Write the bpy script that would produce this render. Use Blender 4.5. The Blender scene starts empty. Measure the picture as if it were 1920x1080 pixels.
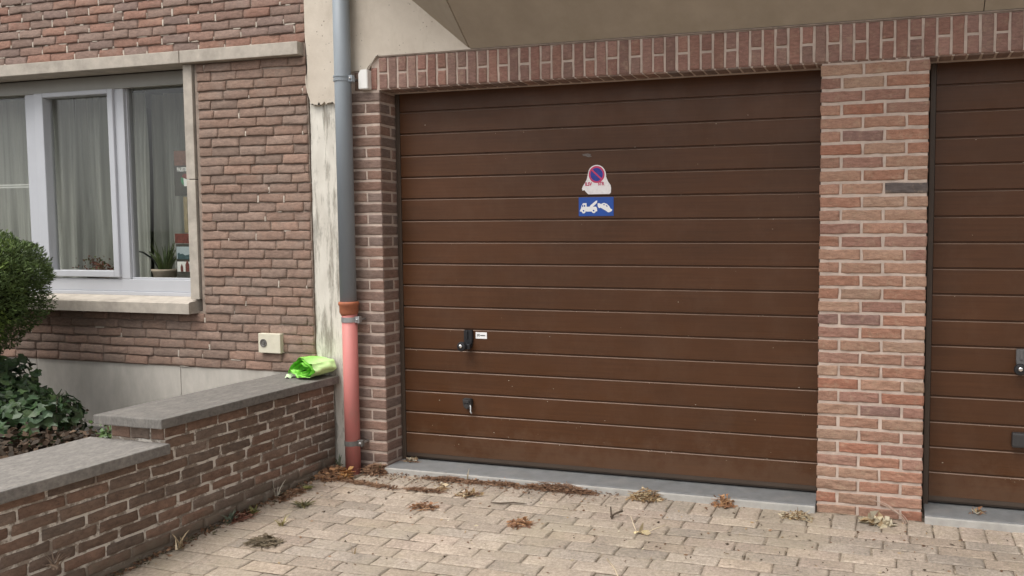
import bpy, bmesh, math, random
import numpy as np
from mathutils import Matrix, Vector

random.seed(7)
rng = np.random.default_rng(11)
scene = bpy.context.scene
COL = scene.collection
R = math.radians

# ------------------------------------------------------------------ camera
cam_d = bpy.data.cameras.new("camera")
cam = bpy.data.objects.new("camera", cam_d)
COL.objects.link(cam)
scene.camera = cam
yaw, pitch, roll = -0.2780, -0.0605, 0.0007
fw = Vector((math.sin(yaw) * math.cos(pitch), math.cos(yaw) * math.cos(pitch), math.sin(pitch)))
rt = Vector((math.cos(yaw), -math.sin(yaw), 0))
dn = fw.cross(rt)
rt2 = rt * math.cos(roll) + dn * math.sin(roll)
dn2 = -rt * math.sin(roll) + dn * math.cos(roll)
M = Matrix((rt2, -dn2, -fw)).transposed().to_4x4()
M.translation = Vector((0.3372, -3.9082, 1.2969))
cam.matrix_world = M
cam_d.sensor_width = 36.0
cam_d.sensor_fit = 'HORIZONTAL'
cam_d.lens = 36.0 * 1492.12 / 1920.0
cam_d.shift_x = -(1245.67 - 960.0) / 1920.0
cam_d.shift_y = (537.44 - 540.0) / 1920.0
cam_d.clip_start = 0.05
cam_d.clip_end = 1000

# ------------------------------------------------------------------ light
SUN_EL, SUN_AZ = 63.0, 206.0        # azimuth clockwise from +y: from the street, a little to the left
world = bpy.data.worlds.new("World")
scene.world = world
world.use_nodes = True
wn, wl = world.node_tree.nodes, world.node_tree.links
wn.clear()
sky = wn.new('ShaderNodeTexSky')
sky.sky_type = 'NISHITA'
sky.sun_disc = False
sky.sun_elevation = R(SUN_EL)
sky.sun_rotation = R(SUN_AZ)
sky.dust_density = 4.0
sky.air_density = 1.0
hs = wn.new('ShaderNodeHueSaturation')          # an overcast sky is nearly grey
hs.inputs['Saturation'].default_value = 0.08
bg = wn.new('ShaderNodeBackground')
bg.inputs['Strength'].default_value = 0.15
wo = wn.new('ShaderNodeOutputWorld')
wl.new(sky.outputs[0], hs.inputs['Color'])
wl.new(hs.outputs[0], bg.inputs['Color'])
wl.new(bg.outputs[0], wo.inputs[0])
sun_d = bpy.data.lights.new("sun", 'SUN')
sun_d.energy = 1.5
sun_d.angle = R(42)
sun_d.color = (1.0, 0.94, 0.86)
sun = bpy.data.objects.new("sun", sun_d)
COL.objects.link(sun)
sdir = Vector((math.sin(R(SUN_AZ)) * math.cos(R(SUN_EL)), math.cos(R(SUN_AZ)) * math.cos(R(SUN_EL)), math.sin(R(SUN_EL))))
sun.rotation_euler = sdir.to_track_quat('Z', 'Y').to_euler()
sun.location = (0, -6, 8)
scene.view_settings.view_transform = 'Standard'
scene.view_settings.look = 'None'
scene.view_settings.gamma = 1.0
scene.view_settings.exposure = 0.62

# ------------------------------------------------------------------ helpers: objects
def thing(name, label, cat, loc=(0, 0, 0), group=None):
    o = bpy.data.objects.new(name, None)
    COL.objects.link(o)
    o.location = loc
    o.empty_display_size = 0.1
    tag(o, label, cat, group)
    return o

def tag(o, label, cat, group=None):
    o['label'] = label
    o['category'] = cat
    if group:
        o['group'] = group
    return o

def attach(o, parent):
    if parent:
        o.parent = parent
        if parent.parent is None:      # parts are modelled in world coordinates
            o.matrix_parent_inverse = Matrix.Translation(-Vector(parent.location))
    return o

def link_mesh(name, me, mat, parent=None, smooth=False):
    o = bpy.data.objects.new(name, me)
    COL.objects.link(o)
    if mat:
        me.materials.append(mat)
    me.polygons.foreach_set('use_smooth', np.full(len(me.polygons), bool(smooth)))
    return attach(o, parent)

def mesh_np(name, verts, faces, mat, parent=None, smooth=False, col=None):
    """verts (n,3), faces (m,k) all with k corners, col (n,3)"""
    verts = np.asarray(verts, np.float32)
    faces = np.asarray(faces, np.int32)
    me = bpy.data.meshes.new(name)
    m, k = faces.shape
    me.vertices.add(len(verts))
    me.vertices.foreach_set('co', verts.ravel())
    me.loops.add(m * k)
    me.loops.foreach_set('vertex_index', faces.ravel())
    me.polygons.add(m)
    me.polygons.foreach_set('loop_start', np.arange(m, dtype=np.int32) * k)
    me.polygons.foreach_set('loop_total', np.full(m, k, np.int32))
    if col is not None:
        a = me.color_attributes.new('Col', 'FLOAT_COLOR', 'POINT')
        c4 = np.ones((len(verts), 4), np.float32)
        c4[:, :3] = col
        a.data.foreach_set('color', c4.ravel())
    me.update(calc_edges=True)
    me.validate()
    return link_mesh(name, me, mat, parent, smooth)

def bm_obj(name, bm, mat, parent=None, smooth=False):
    me = bpy.data.meshes.new(name)
    bmesh.ops.recalc_face_normals(bm, faces=bm.faces)
    bm.to_mesh(me)
    bm.free()
    return link_mesh(name, me, mat, parent, smooth)

def structure(o):
    o['kind'] = 'structure'
    return o

def add_box(bm, x0, x1, y0, y1, z0, z1, bev=0.0, seg=2, rot=None):
    c = Vector(((x0 + x1) / 2, (y0 + y1) / 2, (z0 + z1) / 2))
    m = Matrix.Translation(c)
    if rot is not None:
        m = m @ rot
    m = m @ Matrix.Diagonal((x1 - x0, y1 - y0, z1 - z0, 1))
    r = bmesh.ops.create_cube(bm, size=1, matrix=m)
    if bev > 0:
        es = set()
        for v in r['verts']:
            es.update(v.link_edges)
        bmesh.ops.bevel(bm, geom=list(es), offset=bev, segments=seg, profile=0.6, affect='EDGES')

def add_lathe(bm, prof, cx, cy, cz, n=28, axis='Z', cap=True):
    """prof: list of (r, h)"""
    rings = []
    for r, h in prof:
        ring = []
        for i in range(n):
            a = 2 * math.pi * i / n
            if axis == 'Z':
                p = (cx + r * math.cos(a), cy + r * math.sin(a), cz + h)
            else:   # along y (towards the viewer = -y)
                p = (cx + r * math.cos(a), cy - h, cz + r * math.sin(a))
            ring.append(bm.verts.new(p))
        rings.append(ring)
    for a, b in zip(rings, rings[1:]):
        for i in range(n):
            bm.faces.new((a[i], a[(i + 1) % n], b[(i + 1) % n], b[i]))
    if cap:
        bm.faces.new(rings[0][::-1])
        bm.faces.new(rings[-1])

def add_tube(bm, pts, r, n=8):
    pts = [Vector(p) for p in pts]
    rings = []
    for i, p in enumerate(pts):
        d = (pts[min(i + 1, len(pts) - 1)] - pts[max(i - 1, 0)]).normalized()
        u = d.orthogonal().normalized()
        if i and rings:
            u = (lastu - d * lastu.dot(d)).normalized()
        lastu = u
        v = d.cross(u)
        rr = r[i] if isinstance(r, (list, tuple)) else r
        rings.append([bm.verts.new(p + (u * math.cos(2 * math.pi * k / n) + v * math.sin(2 * math.pi * k / n)) * rr) for k in range(n)])
    for a, b in zip(rings, rings[1:]):
        for i in range(n):
            bm.faces.new((a[i], a[(i + 1) % n], b[(i + 1) % n], b[i]))
    bm.faces.new(rings[0][::-1])
    bm.faces.new(rings[-1])

def add_poly(bm, pts, y0, y1):
    """outline (x, z) extruded from y0 (front) to y1 (back)"""
    f = [bm.verts.new((x, y0, z)) for x, z in pts]
    b = [bm.verts.new((x, y1, z)) for x, z in pts]
    bm.faces.new(f)
    bm.faces.new(b[::-1])
    n = len(pts)
    for i in range(n):
        bm.faces.new((f[i], b[i], b[(i + 1) % n], f[(i + 1) % n]))

# ------------------------------------------------------------------ helpers: noise
def _hash(i, j, k, s):
    h = (i * 374761393 + j * 668265263 + k * 2147483647 + s * 1274126177) & 0xFFFFFFFF
    h = ((h ^ (h >> 13)) * 1274126177) & 0xFFFFFFFF
    h = h ^ (h >> 16)
    return (h & 0xFFFF) / 65535.0

def vnoise(p, freq, seed=0):
    """value noise in [-1, 1]; p (n,3)"""
    q = np.asarray(p, np.float64) * freq + 1000.0
    i = np.floor(q).astype(np.int64)
    f = q - i
    f = f * f * (3 - 2 * f)
    out = np.zeros(len(q))
    for a in (0, 1):
        wa = f[:, 0] if a else 1 - f[:, 0]
        for b in (0, 1):
            wb = f[:, 1] if b else 1 - f[:, 1]
            for c in (0, 1):
                wc = f[:, 2] if c else 1 - f[:, 2]
                out += wa * wb * wc * _hash(i[:, 0] + a, i[:, 1] + b, i[:, 2] + c, seed)
    return out * 2 - 1

# ------------------------------------------------------------------ helpers: materials
def new_mat(name):
    m = bpy.data.materials.new(name)
    m.use_nodes = True
    nt = m.node_tree
    b = nt.nodes.get('Principled BSDF')
    return m, nt, b

def N(nt, t, **kw):
    n = nt.nodes.new(t)
    for k, v in kw.items():
        setattr(n, k, v)
    return n

def ramp(nt, src, stops):
    r = N(nt, 'ShaderNodeValToRGB')
    el = r.color_ramp.elements
    while len(el) < len(stops):
        el.new(0.5)
    for e, (p, c) in zip(el, stops):
        e.position = p
        e.color = c if len(c) == 4 else (*c, 1)
    nt.links.new(src, r.inputs[0])
    return r.outputs[0]

def noise(nt, scale, detail=4, rough=0.6, stretch=(1, 1, 1), w=0.0):
    tc = N(nt, 'ShaderNodeTexCoord')
    mp = N(nt, 'ShaderNodeMapping')
    mp.inputs['Scale'].default_value = stretch
    mp.inputs['Location'].default_value = (w, w * 1.7, w * 0.6)
    t = N(nt, 'ShaderNodeTexNoise')
    t.inputs['Scale'].default_value = scale
    t.inputs['Detail'].default_value = detail
    t.inputs['Roughness'].default_value = rough
    nt.links.new(tc.outputs['Object'], mp.inputs[0])
    nt.links.new(mp.outputs[0], t.inputs['Vector'])
    return t.outputs['Fac']

def mixc(nt, fac, a, b, mode='MIX'):
    m = N(nt, 'ShaderNodeMix', data_type='RGBA', blend_type=mode)
    if hasattr(fac, 'links') or hasattr(fac, 'is_linked'):
        nt.links.new(fac, m.inputs[0])
    else:
        m.inputs[0].default_value = fac
    for s, v in ((6, a), (7, b)):
        if hasattr(v, 'is_linked'):
            nt.links.new(v, m.inputs[s])
        else:
            m.inputs[s].default_value = (*v, 1)
    return m.outputs[2]

def bump(nt, b, src, strength, dist, prev=None):
    n = N(nt, 'ShaderNodeBump')
    n.inputs['Strength'].default_value = strength
    n.inputs['Distance'].default_value = dist
    nt.links.new(src, n.inputs['Height'])
    if prev is not None:
        nt.links.new(prev, n.inputs['Normal'])
    nt.links.new(n.outputs[0], b.inputs['Normal'])
    return n.outputs[0]

def add_splash_bounce(nt, c, z0, z1, col, amt):
    """caked soil near the ground, with painted ground bounce on the door: ragged patches, none above z0"""
    tc = N(nt, 'ShaderNodeTexCoord')
    sx = N(nt, 'ShaderNodeSeparateXYZ')
    nt.links.new(tc.outputs['Object'], sx.inputs[0])
    # height above the sloping driveway
    sl = N(nt, 'ShaderNodeMath', operation='MULTIPLY_ADD')
    sl.inputs[1].default_value = -0.05
    nt.links.new(sx.outputs['Y'], sl.inputs[0])
    nt.links.new(sx.outputs['Z'], sl.inputs[2])
    mr = N(nt, 'ShaderNodeMapRange')
    mr.inputs['From Min'].default_value = z0
    mr.inputs['From Max'].default_value = z1
    mr.inputs['To Min'].default_value = -0.35
    mr.inputs['To Max'].default_value = 0.30
    nt.links.new(sl.outputs[0], mr.inputs['Value'])
    ad = N(nt, 'ShaderNodeMath', operation='ADD')
    nt.links.new(noise(nt, 9, 7, 0.72, (1, 1, 1), 15.0), ad.inputs[0])
    nt.links.new(mr.outputs[0], ad.inputs[1])
    f = ramp(nt, ad.outputs[0], [(0.50, (0, 0, 0)), (0.72, (amt,) * 3)])
    return mixc(nt, f, c, col)

def mat_plain(name, col, rough=0.6, var=0.12, scale=20, bumpd=0.0, bscale=80, metal=0.0, spec=0.4, dirt=None, dirt_scale=4, dirt_amt=0.5, stretch=(1, 1, 1), dirt_lo=0.48, dirt_hi=0.72, splash=None):
    """a colour with soft variation, optional blotchy dirt and fine bump"""
    m, nt, b = new_mat(name)
    c1 = tuple(max(0, x * (1 - var)) for x in col)
    c2 = tuple(min(1, x * (1 + var)) for x in col)
    c = ramp(nt, noise(nt, scale, 5, 0.65, stretch), [(0.3, c1), (0.7, c2)])
    if dirt is not None:
        f = ramp(nt, noise(nt, dirt_scale, 6, 0.7, stretch, 3.1), [(dirt_lo, (0, 0, 0)), (dirt_hi, (dirt_amt,) * 3)])
        c = mixc(nt, f, c, dirt)
    if splash is not None:
        c = add_splash_bounce(nt, c, *splash)
    nt.links.new(c, b.inputs['Base Color'])
    b.inputs['Roughness'].default_value = rough
    b.inputs['Metallic'].default_value = metal
    b.inputs['Specular IOR Level'].default_value = spec
    if bumpd > 0:
        bump(nt, b, noise(nt, bscale, 4, 0.7), 0.6, bumpd)
    return m

def mat_vcol(name, rough=0.9, amt=0.35, scale=60, stretch=(1, 1, 1), bumpd=0.002, bscale=180, speck=None, spec=0.25, patch=None, patch_amt=0.5, patch_scale=3.0, patch_lo=0.52, splash=None):
    """per-piece colour from the mesh, broken up by streaks, specks and patches"""
    m, nt, b = new_mat(name)
    at = N(nt, 'ShaderNodeAttribute', attribute_name='Col')
    f = ramp(nt, noise(nt, scale, 5, 0.7, stretch), [(0.25, (1 - amt,) * 3), (0.75, (1 + amt * 0.9,) * 3)])
    c = mixc(nt, 1.0, at.outputs['Color'], f, 'MULTIPLY')
    if speck is not None:
        s = ramp(nt, noise(nt, 240, 2, 0.5, (1, 1, 1), 5.0), [(0.60, (0, 0, 0)), (0.72, (0.7,) * 3)])
        c = mixc(nt, s, c, speck)
    if patch is not None:
        s = ramp(nt, noise(nt, patch_scale, 6, 0.72, (1, 1, 1), 9.0), [(patch_lo, (0, 0, 0)), (patch_lo + 0.2, (patch_amt,) * 3)])
        c = mixc(nt, s, c, patch)
    if splash is not None:
        c = add_splash_bounce(nt, c, *splash)
    nt.links.new(c, b.inputs['Base Color'])
    b.inputs['Roughness'].default_value = rough
    b.inputs['Specular IOR Level'].default_value = spec
    p = bump(nt, b, noise(nt, bscale, 4, 0.75), 0.7, bumpd)
    bump(nt, b, noise(nt, scale * 1.3, 4, 0.7, stretch, 2.0), 0.6, bumpd * 1.6, p)
    return m

MAT = {}
MAT['brick_tan'] = mat_vcol('brick_tan', amt=0.36, scale=30, stretch=(1, 1, 3.2), bumpd=0.004, bscale=150, speck=(0.14, 0.09, 0.07), patch=(0.44, 0.335, 0.235), patch_amt=0.5, patch_scale=20)
MAT['brick_brown'] = mat_vcol('brick_brown', amt=0.36, scale=30, stretch=(1, 1, 2.6), bumpd=0.003, bscale=170, speck=(0.09, 0.06, 0.05), patch=(0.27, 0.215, 0.18), patch_amt=0.5, patch_scale=5)
MAT['brick_garden'] = mat_vcol('brick_garden', amt=0.4, scale=30, stretch=(1, 1, 2), bumpd=0.003, bscale=160, speck=(0.07, 0.05, 0.04), patch=(0.165, 0.14, 0.115), patch_amt=0.35, patch_scale=3, splash=(0.16, -0.05, (0.185, 0.15, 0.115), 0.9))
MAT['mortar_pink'] = mat_plain('mortar_pink', (0.50, 0.405, 0.345), 0.95, 0.18, 14, 0.003, 160, spec=0.15, dirt=(0.36, 0.275, 0.23), dirt_scale=5, dirt_amt=0.6)
MAT['mortar_brown'] = mat_plain('mortar_brown', (0.27, 0.215, 0.178), 0.95, 0.25, 18, 0.003, 160, spec=0.15)
MAT['mortar_white'] = mat_plain('mortar_white', (0.50, 0.44, 0.375), 0.95, 0.15, 30, 0.002, 200, spec=0.15)
MAT['mortar_garden'] = mat_plain('mortar_garden', (0.265, 0.22, 0.18), 0.95, 0.3, 16, 0.004, 130, spec=0.15, dirt=(0.68, 0.63, 0.56), dirt_scale=13, dirt_amt=0.9, dirt_lo=0.46, dirt_hi=0.55, splash=(0.20, -0.05, (0.19, 0.155, 0.12), 0.95))
MAT['paver'] = mat_vcol('paver', amt=0.46, scale=70, bumpd=0.004, bscale=150, speck=(0.19, 0.155, 0.12), patch=(0.345, 0.295, 0.21), patch_amt=0.5, patch_scale=2.2, patch_lo=0.48)
MAT['joint_sand'] = mat_plain('joint_sand', (0.29, 0.24, 0.185), 1.0, 0.3, 45, 0.004, 200, spec=0.1, dirt=(0.085, 0.066, 0.048), dirt_scale=14, dirt_amt=0.95, dirt_lo=0.40, dirt_hi=0.58)
MAT['asphalt'] = mat_plain('asphalt', (0.07, 0.068, 0.065), 0.95, 0.25, 60, 0.003, 300, spec=0.2)
MAT['soil'] = mat_plain('soil', (0.075, 0.05, 0.033), 1.0, 0.45, 30, 0.02, 60, spec=0.1)
MAT['stone_pale'] = mat_plain('stone_pale', (0.43, 0.385, 0.33), 0.85, 0.14, 16, 0.0015, 220, dirt=(0.22, 0.195, 0.165), dirt_scale=6, dirt_amt=0.55, stretch=(1, 1, 1))
MAT['stone_blue'] = mat_plain('stone_blue', (0.150, 0.140, 0.128), 0.75, 0.3, 55, 0.0016, 160, dirt=(0.25, 0.23, 0.205), dirt_scale=12, dirt_amt=0.7, stretch=(2.0, 1, 1))
MAT['stone_lichen'] = mat_plain('stone_lichen', (0.185, 0.172, 0.158), 0.75, 0.3, 55, 0.0016, 160, dirt=(0.30, 0.28, 0.25), dirt_scale=12, dirt_amt=0.8, stretch=(2.0, 1, 1))
MAT['plinth'] = mat_plain('plinth', (0.47, 0.44, 0.395), 0.85, 0.1, 9, 0.001, 260, dirt=(0.34, 0.31, 0.27), dirt_scale=3, dirt_amt=0.5, stretch=(1.6, 1, 0.7))
MAT['threshold'] = mat_plain('threshold', (0.175, 0.178, 0.18), 0.6, 0.16, 12, 0.0008, 260, dirt=(0.24, 0.225, 0.205), dirt_scale=7, dirt_amt=0.5)
MAT['threshold_lip'] = mat_plain('threshold_lip', (0.39, 0.375, 0.35), 0.8, 0.15, 14, 0.001, 200, dirt=(0.3, 0.28, 0.25), dirt_scale=6, dirt_amt=0.6)
MAT['pvc'] = mat_plain('pvc', (0.47, 0.48, 0.51), 0.35, 0.03, 6, spec=0.5)
MAT['pvc_shade'] = mat_plain('pvc_shade', (0.33, 0.32, 0.29), 0.5, 0.06, 6, spec=0.4)
MAT['rubber'] = mat_plain('rubber', (0.06, 0.06, 0.06), 0.6, 0.1, 20)
MAT['zinc'] = mat_plain('zinc', (0.255, 0.288, 0.32), 0.5, 0.1, 5, 0.0002, 90, spec=0.5, dirt=(0.22, 0.235, 0.245), dirt_scale=7, dirt_amt=0.55, stretch=(1, 1, 0.3))
MAT['red_pipe'] = mat_plain('red_pipe', (0.50, 0.175, 0.158), 0.55, 0.07, 7, spec=0.4, dirt=(0.36, 0.20, 0.165), dirt_scale=9, dirt_amt=0.7, stretch=(1, 1, 0.4))
MAT['terracotta'] = mat_plain('terracotta', (0.36, 0.125, 0.065), 0.65, 0.18, 14, spec=0.3, dirt=(0.14, 0.06, 0.04), dirt_scale=12, dirt_amt=0.7)
MAT['galv'] = mat_plain('galv', (0.42, 0.42, 0.42), 0.45, 0.15, 30, metal=0.7)
MAT['grey_metal'] = mat_plain('grey_metal', (0.16, 0.15, 0.14), 0.6, 0.2, 30, metal=0.3)
MAT['black_plastic'] = mat_plain('black_plastic', (0.018, 0.018, 0.02), 0.4, 0.1, 30)
MAT['grey_plastic'] = mat_plain('grey_plastic', (0.12, 0.115, 0.115), 0.45, 0.1, 30)
MAT['dark_plastic'] = mat_plain('dark_plastic', (0.04, 0.038, 0.038), 0.45, 0.1, 30)
MAT['chrome'] = mat_plain('chrome', (0.85, 0.85, 0.85), 0.15, 0.02, 30, metal=1.0)
MAT['white_plastic'] = mat_plain('white_plastic', (0.80, 0.79, 0.76), 0.45, 0.03, 20)
MAT['cream_plastic'] = mat_plain('cream_plastic', (0.66, 0.62, 0.50), 0.5, 0.05, 20, dirt=(0.45, 0.40, 0.3), dirt_scale=8, dirt_amt=0.3)
MAT['sign_blue'] = mat_plain('sign_blue', (0.010, 0.068, 0.34), 0.35, 0.06, 20, spec=0.5)
MAT['sign_white'] = mat_plain('sign_white', (0.80, 0.80, 0.80), 0.4, 0.02, 20)
MAT['sticker_white'] = mat_plain('sticker_white', (0.78, 0.75, 0.75), 0.5, 0.05, 60, dirt=(0.55, 0.5, 0.5), dirt_scale=40, dirt_amt=0.5)
MAT['sign_red'] = mat_plain('sign_red', (0.50, 0.045, 0.13), 0.45, 0.12, 50)
MAT['sign_violet'] = mat_plain('sign_violet', (0.022, 0.038, 0.27), 0.45, 0.25, 60)
MAT['ink'] = mat_plain('ink', (0.03, 0.03, 0.03), 0.6, 0.1, 30)
MAT['paper_dark'] = mat_plain('paper_dark', (0.055, 0.052, 0.045), 0.6, 0.2, 20)
MAT['paper_red'] = mat_plain('paper_red', (0.15, 0.042, 0.034), 0.6, 0.45, 60)
MAT['paper_brown'] = mat_plain('paper_brown', (0.14, 0.07, 0.05), 0.6, 0.4, 40)
MAT['paper_sky'] = mat_plain('paper_sky', (0.36, 0.42, 0.45), 0.6, 0.08, 12)
MAT['paper_white'] = mat_plain('paper_white', (0.70, 0.70, 0.68), 0.6, 0.05, 12)
MAT['paper_teal'] = mat_plain('paper_teal', (0.05, 0.09, 0.10), 0.6, 0.3, 60)
MAT['paper_green'] = mat_plain('paper_green', (0.05, 0.22, 0.11), 0.6, 0.2, 60)
MAT['paper_yellow'] = mat_plain('paper_yellow', (0.26, 0.21, 0.12), 0.6, 0.2, 30)
MAT['room'] = mat_plain('room', (0.16, 0.15, 0.13), 0.9, 0.1, 3)
MAT['sill_inner'] = mat_plain('sill_inner', (0.10, 0.10, 0.09), 0.5, 0.1, 8)
MAT['clay_pot'] = mat_plain('clay_pot', (0.52, 0.43, 0.35), 0.7, 0.12, 14, dirt=(0.55, 0.30, 0.16), dirt_scale=9, dirt_amt=0.6)
MAT['leaf'] = mat_vcol('leaf', rough=0.45, amt=0.25, scale=90, bumpd=0.0005, bscale=200, spec=0.45)
MAT['needle'] = mat_vcol('needle', rough=0.6, amt=0.3, scale=14, bumpd=0.0003, bscale=200, spec=0.3)
MAT['dry'] = mat_vcol('dry', rough=0.8, amt=0.3, scale=90, bumpd=0.0006, bscale=200, spec=0.25)
MAT['bark'] = mat_plain('bark', (0.07, 0.05, 0.035), 0.95, 0.3, 40, 0.004, 90)
MAT['lime_bag'] = mat_vcol('lime_bag', rough=0.42, amt=0.16, scale=30, bumpd=0.0008, bscale=70, spec=0.5)

def mat_render():
    m, nt, b = new_mat('cream_render')
    c = ramp(nt, noise(nt, 5, 6, 0.65), [(0.3, (0.52, 0.455, 0.38)), (0.7, (0.63, 0.565, 0.48))])
    f = ramp(nt, noise(nt, 9, 6, 0.75, (1, 1, 0.35), 4.0), [(0.52, (0, 0, 0)), (0.8, (0.6,) * 3)])
    c = mixc(nt, f, c, (0.43, 0.37, 0.295))
    v = N(nt, 'ShaderNodeTexVoronoi')
    v.inputs['Scale'].default_value = 34
    tc = N(nt, 'ShaderNodeTexCoord')
    nt.links.new(tc.outputs['Object'], v.inputs['Vector'])
    pit = ramp(nt, v.outputs['Distance'], [(0.10, (1, 1, 1)), (0.17, (0, 0, 0))])
    gate = ramp(nt, noise(nt, 7, 3, 0.6, (1, 1, 1), 7.0), [(0.52, (0, 0, 0)), (0.62, (0.75,) * 3)])
    pf = mixc(nt, 1.0, pit, gate, 'MULTIPLY')
    c = mixc(nt, pf, c, (0.10, 0.075, 0.05))
    nt.links.new(c, b.inputs['Base Color'])
    b.inputs['Roughness'].default_value = 0.95
    b.inputs['Specular IOR Level'].default_value = 0.15
    p = bump(nt, b, noise(nt, 120, 4, 0.7), 0.5, 0.0025)
    return m
MAT['cream_render'] = mat_render()
MAT['soffit_shaded'] = mat_plain('soffit_shaded', (0.375, 0.318, 0.25), 0.9, 0.1, 4.5, 0.0012, 120, spec=0.15, dirt=(0.315, 0.268, 0.195), dirt_scale=2.2, dirt_amt=0.5)  # cream render in a darker tone that paints in the overhang's shade

def mat_column():
    m, nt, b = new_mat('weathered_concrete')
    c = ramp(nt, noise(nt, 8, 6, 0.65, (1, 1, 0.4)), [(0.3, (0.58, 0.545, 0.48)), (0.7, (0.72, 0.69, 0.62))])
    f = ramp(nt, noise(nt, 11, 8, 0.75, (1.6, 1, 0.16), 4.0), [(0.50, (0, 0, 0)), (0.60, (0.9,) * 3)])
    c = mixc(nt, f, c, (0.27, 0.245, 0.205))
    g = ramp(nt, noise(nt, 4, 6, 0.7, (1, 1, 0.6), 11.0), [(0.54, (0, 0, 0)), (0.60, (0.75,) * 3)])
    c = mixc(nt, g, c, (0.36, 0.34, 0.30))
    nt.links.new(c, b.inputs['Base Color'])
    b.inputs['Roughness'].default_value = 0.95
    b.inputs['Specular IOR Level'].default_value = 0.15
    p = bump(nt, b, noise(nt, 14, 8, 0.75, (1.6, 1, 0.16), 4.0), 0.8, 0.008)
    bump(nt, b, noise(nt, 130, 4, 0.7), 0.5, 0.002, p)
    return m
MAT['weathered_concrete'] = mat_column()

def mat_door():
    m, nt, b = new_mat('brown_steel_door')
    c = ramp(nt, noise(nt, 3.0, 5, 0.6, (0.5, 1, 1)), [(0.3, (0.064, 0.0258, 0.0098)), (0.7, (0.084, 0.033, 0.0125))])
    gr = ramp(nt, noise(nt, 40, 5, 0.7, (0.06, 1, 2.2), 2.0), [(0.3, (0.85,) * 3), (0.7, (1.12,) * 3)])
    c = mixc(nt, 1.0, c, gr, 'MULTIPLY')
    du = ramp(nt, noise(nt, 5, 7, 0.75, (1, 1, 0.7), 6.0), [(0.48, (0, 0, 0)), (0.8, (0.16,) * 3)])
    c = mixc(nt, du, c, (0.16, 0.105, 0.075))
    sp = ramp(nt, noise(nt, 300, 2, 0.5, (1, 1, 1), 1.0), [(0.72, (0, 0, 0)), (0.78, (0.35,) * 3)])
    c = mixc(nt, sp, c, (0.3, 0.23, 0.17))
    c = add_splash_bounce(nt, c, 0.45, 0.0, (0.15, 0.098, 0.066), 0.22)  # dust plus painted bounce light from the ground, paler towards the bottom
    nt.links.new(c, b.inputs['Base Color'])
    r = ramp(nt, noise(nt, 6, 5, 0.7, (1, 1, 1), 8.0), [(0.3, (0.36,) * 3), (0.7, (0.58,) * 3)])
    nt.links.new(r, b.inputs['Roughness'])
    b.inputs['Specular IOR Level'].default_value = 0.30
    bump(nt, b, noise(nt, 70, 4, 0.7, (0.08, 1, 1.6), 2.0), 0.35, 0.0008)
    return m
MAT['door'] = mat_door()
MAT['dusty_edge_highlight'] = mat_plain('dusty_edge_highlight', (0.185, 0.122, 0.088), 0.5, 0.25, 8, spec=0.6, dirt=(0.12, 0.07, 0.05), dirt_scale=5, dirt_amt=0.6)
MAT['door_frame'] = mat_plain('door_frame', (0.062, 0.043, 0.031), 0.55, 0.1, 10)

def mat_glass():
    m, nt, b = new_mat('window_glass')
    nt.nodes.remove(b)
    out = nt.nodes['Material Output']
    lw = N(nt, 'ShaderNodeLayerWeight')
    pw = N(nt, 'ShaderNodeMath', operation='POWER')
    pw.inputs[1].default_value = 4.0
    nt.links.new(lw.outputs['Facing'], pw.inputs[0])
    mul = N(nt, 'ShaderNodeMath', operation='MULTIPLY_ADD')
    mul.inputs[1].default_value = 0.9
    mul.inputs[2].default_value = 0.035
    nt.links.new(pw.outputs[0], mul.inputs[0])
    tr = N(nt, 'ShaderNodeBsdfTransparent')
    tr.inputs[0].default_value = (0.95, 0.955, 0.94, 1)
    gl = N(nt, 'ShaderNodeBsdfGlossy')
    gl.inputs['Roughness'].default_value = 0.0
    mx = N(nt, 'ShaderNodeMixShader')
    nt.links.new(mul.outputs[0], mx.inputs[0])
    nt.links.new(tr.outputs[0], mx.inputs[1])
    nt.links.new(gl.outputs[0], mx.inputs[2])
    nt.links.new(mx.outputs[0], out.inputs[0])
    return m
MAT['glass'] = mat_glass()

def mat_curtain():
    m, nt, b = new_mat('net_curtain')
    nt.nodes.remove(b)
    out = nt.nodes['Material Output']
    df = N(nt, 'ShaderNodeBsdfDiffuse')
    df.inputs[0].default_value = (0.66, 0.67, 0.62, 1)
    tl = N(nt, 'ShaderNodeBsdfTranslucent')
    tl.inputs[0].default_value = (0.6, 0.61, 0.57, 1)
    tr = N(nt, 'ShaderNodeBsdfTransparent')
    m1 = N(nt, 'ShaderNodeMixShader')
    m1.inputs[0].default_value = 0.3
    m2 = N(nt, 'ShaderNodeMixShader')
    f = ramp(nt, noise(nt, 30, 3, 0.6, (1, 1, 0.02)), [(0.3, (0.08,) * 3), (0.7, (0.42,) * 3)])
    nt.links.new(f, m2.inputs[0])
    nt.links.new(df.outputs[0], m1.inputs[1])
    nt.links.new(tl.outputs[0], m1.inputs[2])
    nt.links.new(m1.outputs[0], m2.inputs[1])
    nt.links.new(tr.outputs[0], m2.inputs[2])
    nt.links.new(m2.outputs[0], out.inputs[0])
    return m
MAT['net_curtain'] = mat_curtain()

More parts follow.
